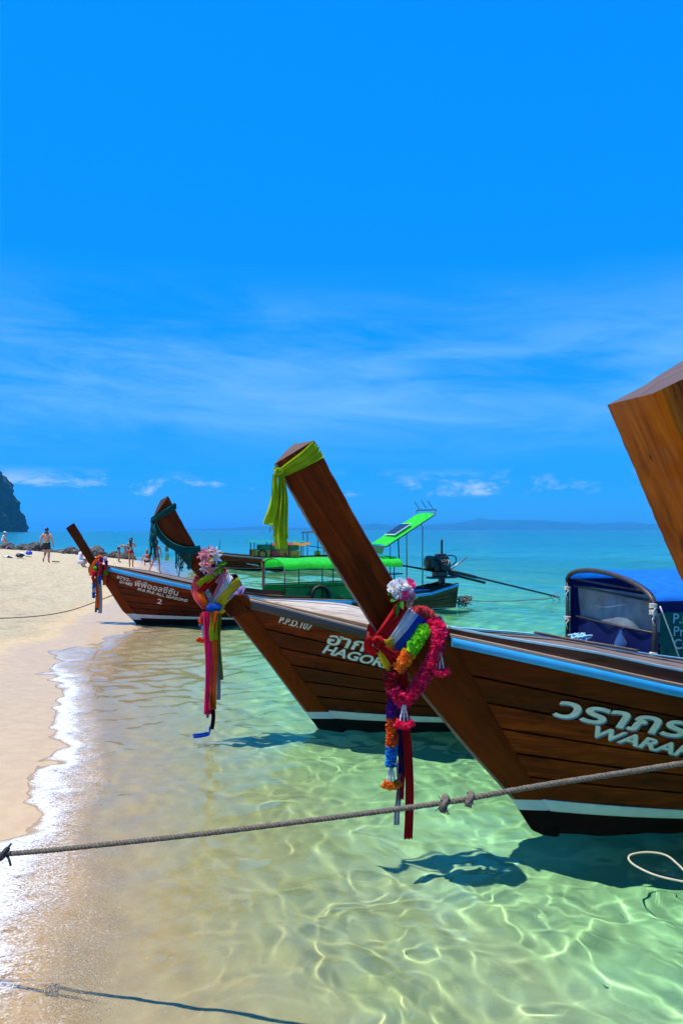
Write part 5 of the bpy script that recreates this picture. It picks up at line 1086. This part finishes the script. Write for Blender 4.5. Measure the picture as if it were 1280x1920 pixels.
# a blunt tower: walls rise almost sheer from the sea, the top rolls inland to the left
nu, nv = 150, 60; vs = []
for j in range(nv):
    t = j / (nv - 1)
    for i in range(nu):
        a = 2 * math.pi * i / nu; ca, sa = math.cos(a), math.sin(a); rx, ry = 150, 110
        shrink = 1 - .16 * t ** 1.2 - (.84 * ((t - .72) / .28) ** 2.2 if t > .72 else 0); z = 72 * min(1, t / .80) ** .9 + (8 * (t - .8) / .2 if t > .8 else 0)
        nz = float(fbm(np.array(ca * 5.0 + 3), np.array(sa * 5.0 + z * .03), 4, 71)) * 6 + float(fbm(np.array(a * 14), np.array(z * .12), 3, 75)) * 2.5
        r_ = max(shrink, 0.0) + (nz / 150 if shrink > .05 else 0); vs.append((-386 - 150 + rx * r_ * ca + 6, 920 + ry * r_ * sa, z + (nz * .35 if t > .5 else 0)))
fs = [(j * nu + i, j * nu + (i + 1) % nu, (j + 1) * nu + (i + 1) % nu, (j + 1) * nu + i) for j in range(nv - 1) for i in range(nu)]
isl = mesh_obj('karst_hill', vs, fs, MAT['karst'], None, False); tag(isl, 'sheer dark green limestone headland at the left horizon', kind='structure')
b = NB('forested_hill'); n = b.noise(b.pos(), .004, 5, .6); MAT['hill'] = b.done(b.bsdf(b.mix(b.rng(n, .35, .65), (0.010, 0.028, 0.020), (0.025, 0.05, 0.035)), .95, .05))
HD = 9000.0
hp = [(300, 993), (380, 991), (440, 989), (480, 986), (530, 989), (600, 990), (640, 988), (675, 984), (700, 981), (725, 983), (760, 986), (800, 984), (830, 982), (870, 979), (900, 972), (925, 974), (950, 976), (980, 975), (1010, 975), (1040, 978), (1075, 979), (1110, 982), (1150, 979), (1190, 980), (1230, 983), (1300, 984), (1400, 988), (1520, 993)]
px = np.linspace(300, 1520, 260); hy = np.interp(px, [q[0] for q in hp], [q[1] for q in hp]); hz = (994 - hy) * HD / FPX * (1 + .05 * fbm(px * .06, px * 0, 4, 81)) + 2
X_ = (px - 640) / FPX * HD; P = []
for k, (dy, f_) in enumerate(((-900, -.05), (-600, .25), (-330, .62), (0, 1.0), (330, .6), (900, -.05))): P.append(np.stack([X_ * (1 + .0 * k), HD + dy + 120 * fbm(px * .02, px * 0 + k, 3, 83), np.where(f_ < 0, -3, hz * f_ * (1 + .12 * fbm(px * .05, px * 0 + k * 3, 3, 85) * (f_ < 1)))], -1))
hl = grid_mesh('hills', np.array(P), MAT['hill']); tag(hl, 'long low line of hazy blue hills on the horizon', kind='structure')

# ------------------------------------------------------------------ rocks at the end of the beach
b = NB('shore_rock'); p = b.obj(); n1 = b.noise(p, 2.2, 6, .65); n2 = b.noise(p, 9, 5, .7); c = b.ramp(b.math('ADD', b.math('MULTIPLY', n1, .6), b.math('ADD', b.math('MULTIPLY', n2, .3), b.math('MULTIPLY', b.rnd(), .14))), [(.36, (0.018, 0.017, 0.016)), (.52, (0.075, 0.068, 0.058)), (.70, (0.24, 0.22, 0.19))])
MAT['rock'] = b.done(b.bsdf(c, .85, .25, b.bump(n2, .8, .08)))
rock_me = []
for k in range(6):
    bm = bmesh.new(); bmesh.ops.create_icosphere(bm, subdivisions=3, radius=1)
    for v in bm.verts:
        q = v.co * 1.25 + Vector((k * 7.3, k * 1.7, 0)); f_ = 1 + .42 * mnoise.noise(q) + .20 * mnoise.noise(q * 2.6) + .10 * mnoise.noise(q * 6)
        v.co = v.co * f_; v.co.z *= .78
    me = bpy.data.meshes.new('rock'); bm.to_mesh(me); bm.free(); me.materials.append(MAT['rock']); rock_me.append(me)
line = [(-34, 66.5), (-27, 64.5), (-22.5, 62.5), (-19, 60.5), (-16.6, 58.4), (-15.2, 57.0)]
LP = lin(line, 200); rr = random.Random(5)
for k in range(96):
    t = rr.random() ** .85; q = LP[int((1 - t) * 199)] if False else LP[int(rr.random() * 199)]; u = (q[0] + 34) / 18.8          # 0 far left, 1 at the low right end
    s_ = (0.95 - .62 * min(1, max(0, u))) * rr.uniform(.45, 1.15); x, y = q[0] + rr.gauss(0, .5), q[1] + rr.gauss(0, .75)
    gz = float(ground_z(np.array(x), np.array(y), False)); o = bpy.data.objects.new('rock', rock_me[k % 6]); link(o)
    o.location = (x, y, gz + s_ * (.30 + (rr.random() * .75 if rr.random() < .35 else 0))); o.scale = (s_ * rr.uniform(.8, 1.4), s_ * rr.uniform(.8, 1.3), s_ * rr.uniform(.6, 1.0)); o.rotation_euler = (rr.uniform(-.4, .4), rr.uniform(-.4, .4), rr.random() * 6.28)
    pxx = 640 + FPX * x / y
    lab = 'dark boulder in the rock pile at the far left of the beach' if pxx < 60 else ('grey rock in the ridge behind the man in black shorts' if pxx < 135 else ('jagged grey rock in the ridge between small prow and bending woman' if pxx < 215 else 'low grey rock at the seaward tip behind the red bikini woman'))
    tag(o, lab, 'rock', 'shore rocks at the end of the beach')

# ------------------------------------------------------------------ people
def skinmat(name, col):
    if name in MAT: return MAT[name]
    b = NB(name); n = b.noise(b.obj(), 14, 4, .6); c = b.mix(b.rng(n, .3, .7), tuple(q * .85 for q in col), tuple(min(1, q * 1.1) for q in col)); MAT[name] = b.done(b.bsdf(c, .5, .4, None, 0.0, **{'Subsurface Weight': .08, 'Subsurface Radius': (.02, .008, .004)})); return MAT[name]
def hairmat(name, col):
    if name in MAT: return MAT[name]
    b = NB(name); n = b.noise(b.map(b.obj(), (60, 60, 4)), 1.5, 3, .6); MAT[name] = b.done(b.bsdf(b.mix(n, tuple(q * .5 for q in col), tuple(q * 1.5 for q in col)), .4, .5)); return MAT[name]
STAND = dict(pelvis=(0, 0, .95), waist=(0, .01, 1.09), chest=(0, -.005, 1.30), neck=(0, -.01, 1.455), jaw=(0, .02, 1.53), head=(0, .015, 1.62), lsh=(-.175, -.01, 1.405), lel=(-.235, -.04, 1.13), lwr=(-.245, .04, .90), lha=(-.245, .06, .82), rsh=(.175, -.01, 1.405), rel=(.235, -.04, 1.13), rwr=(.245, .04, .90), rha=(.245, .06, .82),
             lhi=(-.09, 0, .90), lkn=(-.10, .02, .50), lan=(-.10, -.03, .09), lto=(-.11, .11, .03), rhi=(.09, 0, .90), rkn=(.10, .02, .50), ran=(.10, -.03, .09), rto=(.11, .11, .03))
RAD = dict(pelvis=(.145, .105), waist=(.118, .088), chest=(.150, .105), neck=(.055, .055), jaw=(.070, .078), head=(.082, .098), lsh=(.062, .062), lel=(.043, .043), lwr=(.029, .029), lha=(.040, .022), lhi=(.092, .095), lkn=(.060, .060), lan=(.040, .042), lto=(.040, .026))
for k in list(RAD):
    if k[0] == 'l' and len(k) == 3: RAD['r' + k[1:]] = RAD[k]
EDG = [('pelvis', 'waist'), ('waist', 'chest'), ('chest', 'neck'), ('neck', 'jaw'), ('jaw', 'head'), ('chest', 'lsh'), ('lsh', 'lel'), ('lel', 'lwr'), ('lwr', 'lha'), ('chest', 'rsh'), ('rsh', 'rel'), ('rel', 'rwr'), ('rwr', 'rha'), ('pelvis', 'lhi'), ('lhi', 'lkn'), ('lkn', 'lan'), ('lan', 'lto'), ('pelvis', 'rhi'), ('rhi', 'rkn'), ('rkn', 'ran'), ('ran', 'rto')]
def person(loc, rz, pose, label, skin, hair, clothes, scale=1.0, build=1.0, hairstyle='long', hat=None, broad=1.0):
    J = dict(STAND); J.update(pose); names = list(J); 
    root = empty('person', loc, rz, label, 'person', 'people on the beach')
    root.scale = (scale,) * 3
    me = bpy.data.meshes.new('body'); me.from_pydata([J[n] for n in names], [(names.index(a), names.index(c)) for a, c in EDG], []); o = bpy.data.objects.new('tmp', me); COL.objects.link(o)
    md = o.modifiers.new('s', 'SKIN'); md.use_smooth_shade = True; md.branch_smoothing = .4; o.modifiers.new('d', 'SUBSURF').levels = 2
    for i, n in enumerate(names):
        r_ = RAD[n]; k = build * (broad if n in ('pelvis', 'waist', 'chest', 'lsh', 'rsh') else 1) if n not in ('head', 'jaw') else 1; me.skin_vertices[0].data[i].radius = (r_[0] * k, r_[1] * k); me.skin_vertices[0].data[i].use_root = (n == 'pelvis')
    bpy.context.view_layer.update(); ev = bpy.data.meshes.new_from_object(o.evaluated_get(bpy.context.evaluated_depsgraph_get())); vv = [v.co.copy() for v in ev.vertices]; ff = [tuple(p_.vertices) for p_ in ev.polygons]; nn = [v.normal.copy() for v in ev.vertices]; bpy.data.objects.remove(o); bpy.data.meshes.remove(ev)
    Jv = {n: Vector(J[n]) for n in names}
    def bone(c):
        best = None
        for a, e in EDG:
            u = Jv[e] - Jv[a]; t = max(0, min(1, (c - Jv[a]).dot(u) / (u.length_squared + 1e-9))); q = (c - Jv[a] - u * t).length / (sum(RAD[a]) / 2 * (1 - t) + sum(RAD[e]) / 2 * t)
            if best is None or q < best[0]: best = (q, a, e, t)
        return best[1], best[2], best[3]
    m = MB(); m.add(vv, ff)
    for s_ in 'lr':                                                        # fingers and thumb
        h = Jv[s_ + 'ha']; u = (h - Jv[s_ + 'wr']).normalized(); sd = u.cross(Vector((1, 0, 0)) if abs(u.x) < .8 else Vector((0, 1, 0))).normalized()
        for k in range(4): a = h + sd * (.011 * (k - 1.5) * 1.5); ln = (.070, .080, .076, .060)[k]; m.tube([a, a + u * ln * .5, a + u * ln * .9 + sd.cross(u) * ln * .25], [.009, .008, .006], 5)
        a = h - u * .02 + sd * .022; m.tube([a, a + (sd * .8 + u * .6) * .035, a + (sd * .8 + u) * .055], [.010, .009, .007], 5)
    hd = Jv['head']; up = (Jv['head'] - Jv['jaw']).normalized(); 
    rt = (Jv['rsh'] - Jv['lsh']).normalized(); fw = up.cross(rt).normalized(); rt = fw.cross(up)
    m.ball(hd + fw * .098 - up * .035, .016, 6, 4); m.ball(hd + rt * .082 - up * .03, .020, 6, 4); m.ball(hd - rt * .082 - up * .03, .020, 6, 4)
    body = m.build('body', skin, root, smooth=True, grain=False)
    # hair cap and length
    m = MB(); rings = []
    for j in range(7):
        a = math.pi * .66 * j / 6
        rings.append([hd + up * (.115 * math.cos(a) + .012) + (rt * math.cos(t) * .098 + (-fw) * math.sin(t) * .112 * (1.08 if math.sin(t) > 0 else .92)) * math.sin(a) - fw * .006 + (fw * .02 * (j == 6) * (math.sin(t) < -.3)) + (up * .06 * max(0, j - 3) / 3 * max(0, -math.sin(t))) for t in np.linspace(0, 6.283, 15)[:-1]])
    m.loft(rings[::-1] if False else rings)
    if hairstyle == 'long':
        dn = Vector((0, 0, -1)) if abs(up.z) > .6 else (-up * .3 + Vector((0, 0, -1))).normalized(); st = hd - fw * .085 + up * .02; R_ = []
        for j in range(9):
            t = j / 8; c = st + dn * (.44 * t) - fw * (.035 * math.sin(t * 3)); R_.append([c + rt * math.cos(a) * (.095 - .045 * t) + fw * math.sin(a) * (.042 - .015 * t) * (1 if math.sin(a) < 0 else .6) for a in np.linspace(0, 6.283, 11)[:-1]])
        m.loft(R_)
    m.build('hair', hair, root, smooth=True, grain=False)
    for (nm, mat, pred, off) in clothes:
        sel = [f for f in ff if pred(*bone(sum((vv[i] for i in f), Vector()) / len(f)), sum((vv[i] for i in f), Vector()) / len(f))]
        if not sel: continue
        ids = sorted({i for f in sel for i in f}); mp = {i: k for k, i in enumerate(ids)}; vs = [vv[i] + nn[i] * off for i in ids]
        mesh_obj(nm, vs, [tuple(mp[i] for i in f) for f in sel], mat, root, True)
    if hat is not None:
        m = MB(); m.loft([[hd + up * z + rt * r_ * math.cos(a) + fw * r_ * math.sin(a) for a in np.linspace(0, 6.283, 15)[:-1]] for z, r_ in ((.045, .115), (.09, .108), (.135, .075), (.15, .01))], cap=True); m.box(hd + fw * .14 + up * .05, (.15, .12, .012)); m.build('cap', hat, root, smooth=True, grain=False)
    return root
def gpos(px, py, D): X = (px - 640) / FPX * D; return (X, D, float(ground_z(np.array(X), np.array(D), False)) - .015)
fair = skinmat('fair_sunburnt_skin', (0.52, 0.25, 0.16)); tan_ = skinmat('tanned_skin', (0.40, 0.19, 0.11)); dk = hairmat('dark_brown_hair', (0.022, 0.012, 0.008)); br = hairmat('brown_hair', (0.06, 0.032, 0.018)); lt = hairmat('light_brown_hair', (0.14, 0.085, 0.045))
redS = K('red'); blackS = plain('black_swim_cloth', (0.008, 0.009, 0.011), .7); limeS = plain('neon_waistband', (0.30, 0.80, 0.05), .6); coralS = K('coral'); denim = plain('denim_shorts', (0.05, 0.09, 0.20), .8); lavS = plain('pale_lavender_shirt', (0.62, 0.58, 0.68), .8); whiteS = plain('white_cap_cloth', (0.75, 0.75, 0.75), .8)
leg = lambda a, e: e in ('lkn', 'rkn') and a in ('lhi', 'rhi')
trunks = ('shorts', blackS, lambda a, e, t, c: (leg(a, e) and t < .52) or e in ('lhi', 'rhi') or (a == 'pelvis' and e == 'waist' and t < .20), .014)
briefs = lambda mat: ('bikini_bottom', mat, lambda a, e, t, c: (e in ('lhi', 'rhi')) or (leg(a, e) and t < .16) or (a == 'pelvis' and e == 'waist' and t < .12), .007)
top = lambda mat: ('bikini_top', mat, lambda a, e, t, c: a == 'waist' and e == 'chest' and .58 < t < .86, .008)
gp = gpos(88, 1052, 40.9)
person(gp, .05, dict(lkn=(-.10, .16, .52), lan=(-.13, -.10, .20), lto=(-.14, -.02, .06), rkn=(.10, .02, .50), lel=(-.27, -.05, 1.14), lwr=(-.30, .04, .91), lha=(-.305, .06, .83), rel=(.28, -.06, 1.14), rwr=(.32, .02, .90), rha=(.33, .04, .82)),
       'bare-backed man in black shorts with lime waistband walking up the sand', fair, dk, [trunks, ('waistband', limeS, lambda a, e, t, c: a == 'pelvis' and e == 'waist' and .15 < t < .42, .018)], 1.07, 1.14, 'short', broad=1.12)
gp = gpos(246, 1060, 43.6)
person(gp, -.1, dict(lel=(-.235, .06, 1.16), lwr=(-.13, .22, 1.22), lha=(-.08, .25, 1.26), rel=(.235, .06, 1.16), rwr=(.13, .22, 1.20), rha=(.08, .25, 1.24), lan=(-.07, -.03, .09), ran=(.12, -.05, .09), rkn=(.10, .01, .50)),
       'woman in red bikini standing with her back turned and long dark hair', tan_, dk, [briefs(redS), top(redS)], .97, .92, 'long', broad=.9)
gp = gpos(226, 1044, 48.5)
person(gp, 0, dict(pelvis=(-.12, 0, .93), waist=(-.02, 0, 1.02), chest=(.20, 0, 1.06), neck=(.36, 0, 1.03), jaw=(.43, 0, .98), head=(.50, 0, .93), lsh=(.26, .16, 1.03), lel=(.32, .16, .78), lwr=(.38, .12, .55), lha=(.40, .11, .47), rsh=(.26, -.16, 1.03), rel=(.31, -.16, .77), rwr=(.34, -.12, .54), rha=(.35, -.11, .46),
       lhi=(-.12, .09, .89), lkn=(-.08, .10, .48), lan=(-.12, .09, .09), lto=(.02, .10, .03), rhi=(-.12, -.09, .89), rkn=(-.07, -.09, .48), ran=(-.10, -.09, .09), rto=(.04, -.10, .03)), 'woman bending forward in dark bikini beside the standing red bikini woman', tan_, dk, [briefs(blackS), top(blackS)], 1.0, .92, 'long', broad=.9)
gp = gpos(294, 1076, 40.6)
person(gp, -.35, dict(pelvis=(.02, 0, .93), lhi=(-.07, 0, .88), lkn=(-.24, -.02, .50), lan=(-.40, -.10, .10), lto=(-.46, .0, .03), rhi=(.10, 0, .88), rkn=(.14, .02, .48), ran=(.20, -.04, .08), rto=(.22, .10, .03), lel=(-.19, .02, 1.62), lwr=(-.06, .0, 1.72), lha=(-.01, 0, 1.70), rel=(.23, .02, 1.14), rwr=(.22, .10, .94), rha=(.22, .12, .86)),
       'woman in red top and denim shorts striding with one arm raised', tan_, br, [top(redS), ('denim_shorts', denim, lambda a, e, t, c: (leg(a, e) and t < .18) or e in ('lhi', 'rhi') or (a == 'pelvis' and t < .15), .012)], .98, .9, 'long', broad=.88)
gp = gpos(276, 1050, 47.5)
SQ = dict(pelvis=(0, -.02, .30), waist=(0, .02, .44), chest=(0, .08, .64), neck=(0, .12, .79), jaw=(0, .16, .86), head=(0, .17, .95), lsh=(-.16, .08, .74), lel=(-.28, .10, .50), lwr=(-.30, .16, .26), lha=(-.30, .18, .18), rsh=(.16, .08, .74), rel=(.24, .22, .54), rwr=(.20, .34, .36), rha=(.19, .36, .29),
          lhi=(-.09, -.02, .27), lkn=(-.14, .36, .42), lan=(-.13, .14, .09), lto=(-.14, .28, .03), rhi=(.09, -.02, .27), rkn=(.22, .34, .40), ran=(.20, .12, .09), rto=(.22, .26, .03))
person(gp, .3, SQ, 'woman in coral bikini crouching at the waterline', fair, lt, [briefs(blackS), ('bikini_top', coralS, lambda a, e, t, c: a == 'waist' and e == 'chest' and .3 < t < .95, .009)], .95, .95, 'long', broad=.92)
gp = gpos(150, 1057, 39.5)
person(gp, -.9, SQ, 'person in pale lavender shirt crouching on dry sand behind the small prow', fair, dk, [('shirt', lavS, lambda a, e, t, c: (a in ('pelvis', 'waist')) and e in ('waist', 'chest') or e in ('lsh', 'rsh', 'lhi', 'rhi') or (a == 'lhi' and t < .5) or (a == 'rhi' and t < .5), .03)], 1.0, 1.0, 'long')
SIT = dict(SQ); gx = -27.2; gy = 63.0
person((gx, gy, 1.0), -1.2, SQ, 'person in white cap sitting on the boulders at far left', fair, dk, [('shirt', whiteS, lambda a, e, t, c: (a in ('pelvis', 'waist')) and e in ('waist', 'chest') or e in ('lsh', 'rsh'), .02)], 1.0, 1.0, 'short', hat=whiteS)

# ------------------------------------------------------------------ small things on the sand and water
def onsand(px, D, dz=0): X = (px - 640) / FPX * D; return Vector((X, D, float(ground_z(np.array(X), np.array(D))) + dz))
q = onsand(55, 50); o = empty('bag', q, 0, 'round blue bag lying in front of the rocks', 'bag'); m = MB(); m.ball((0, 0, .16), .20, 14, 9, sq=(1.05, .8, .85), jit=.06); m.build('sack', plain('royal_blue_nylon', (0.01, 0.05, 0.50), .5), o, smooth=True, grain=False); MB().tube(catmull([(-.08, 0, .31), (0, 0, .40), (.08, 0, .31)], 10), .012, 6).build('handle', blackS, o, smooth=True)
q = onsand(38, 44); o = empty('backpack', q, .3, 'black backpack with a white towel lying on the sand', 'backpack'); m = MB(); m.box((0, 0, .11), (.46, .30, .22), bev=.09); m.build('pack', plain('black_nylon', (0.012, 0.016, 0.022), .6), o, smooth=True); m = MB(); m.box((.14, -.05, .22), (.30, .26, .07), Matrix.Rotation(.3, 3, 'Y'), bev=.03); m.build('towel', whiteS, o, smooth=True); MB().tube(catmull([(.2, -.1, .1), (.42, -.16, .04), (.62, -.14, .02)], 12), .018, 6).build('strap', blackS, o, smooth=True)
q = onsand(9, 44); P = np.array([[(x, y, .02 + .025 * math.sin(x * 9 + y * 7) + .02 * math.sin(x * 23)) for x in np.linspace(-.45, .45, 22)] for y in np.linspace(-.28, .28, 12)]); o = mesh_obj('beach_towel', P.reshape(-1, 3), grid_faces(12, 22), whiteS, None, True); o.location = q; tag(o, 'crumpled white towel on the sand at the left edge', 'towel')
q = onsand(20, 43.5); o = empty('sandal', q, .2, 'dark sandal beside the crumpled white towel', 'sandal'); MB().box((0, 0, .03), (.30, .11, .035), bev=.015).build('sole', blackS, o, smooth=True); MB().tube(catmull([(.02, -.05, .04), (.05, 0, .09), (.02, .05, .04)], 8), .012, 6).build('strap', blackS, o, smooth=True)
q = onsand(105, 43, .03); o = MB().box((0, 0, 0), (.40, .12, .07), Matrix.Rotation(.06, 3, 'Y'), bev=.02).build('driftwood', deckD, None); o.location = q; tag(o, 'short piece of driftwood on the sand right of the man', 'driftwood')
q = onsand(100, 41.2, .02); o = MB().box((0, 0, 0), (.22, .08, .04), bev=.015).build('driftwood', darkW, None); o.location = q; tag(o, 'small dark stick beside the man walking up the sand', 'driftwood')
Dby = 80.0; o = empty('marker_buoy', ((313 - 640) / FPX * Dby, Dby, 0), 0, 'orange upright marker buoy on the sea behind the teal fringe', 'buoy'); MB().tube([(0, 0, .05), (0, 0, .12), (0, 0, .80), (0, 0, .86)], [.14, .19, .19, .10], 14).build('float', plain('orange_float', (0.95, 0.20, 0.05), .6), o, autosm=40); MB().tube([(0, 0, -.2), (0, 0, .06)], .04, 8).build('collar', rubber, o)

# ------------------------------------------------------------------ air
m = MB(); m.box((0, 14000, 60), (40000, 32400, 140)); hz_o = m.build('haze', None, None, grain=False)
b = NB('haze_air'); pv = b.n('ShaderNodeVolumePrincipled'); pv.inputs['Color'].default_value = (0.07, 0.52, 1.0, 1); pv.inputs['Density'].default_value = 1.7e-4; pv.inputs['Anisotropy'].default_value = 0.0
b.l(pv.outputs[0], b.out.inputs['Volume']); hz_o.data.materials.append(b.m); tag(hz_o, 'thin sea haze', kind='stuff')
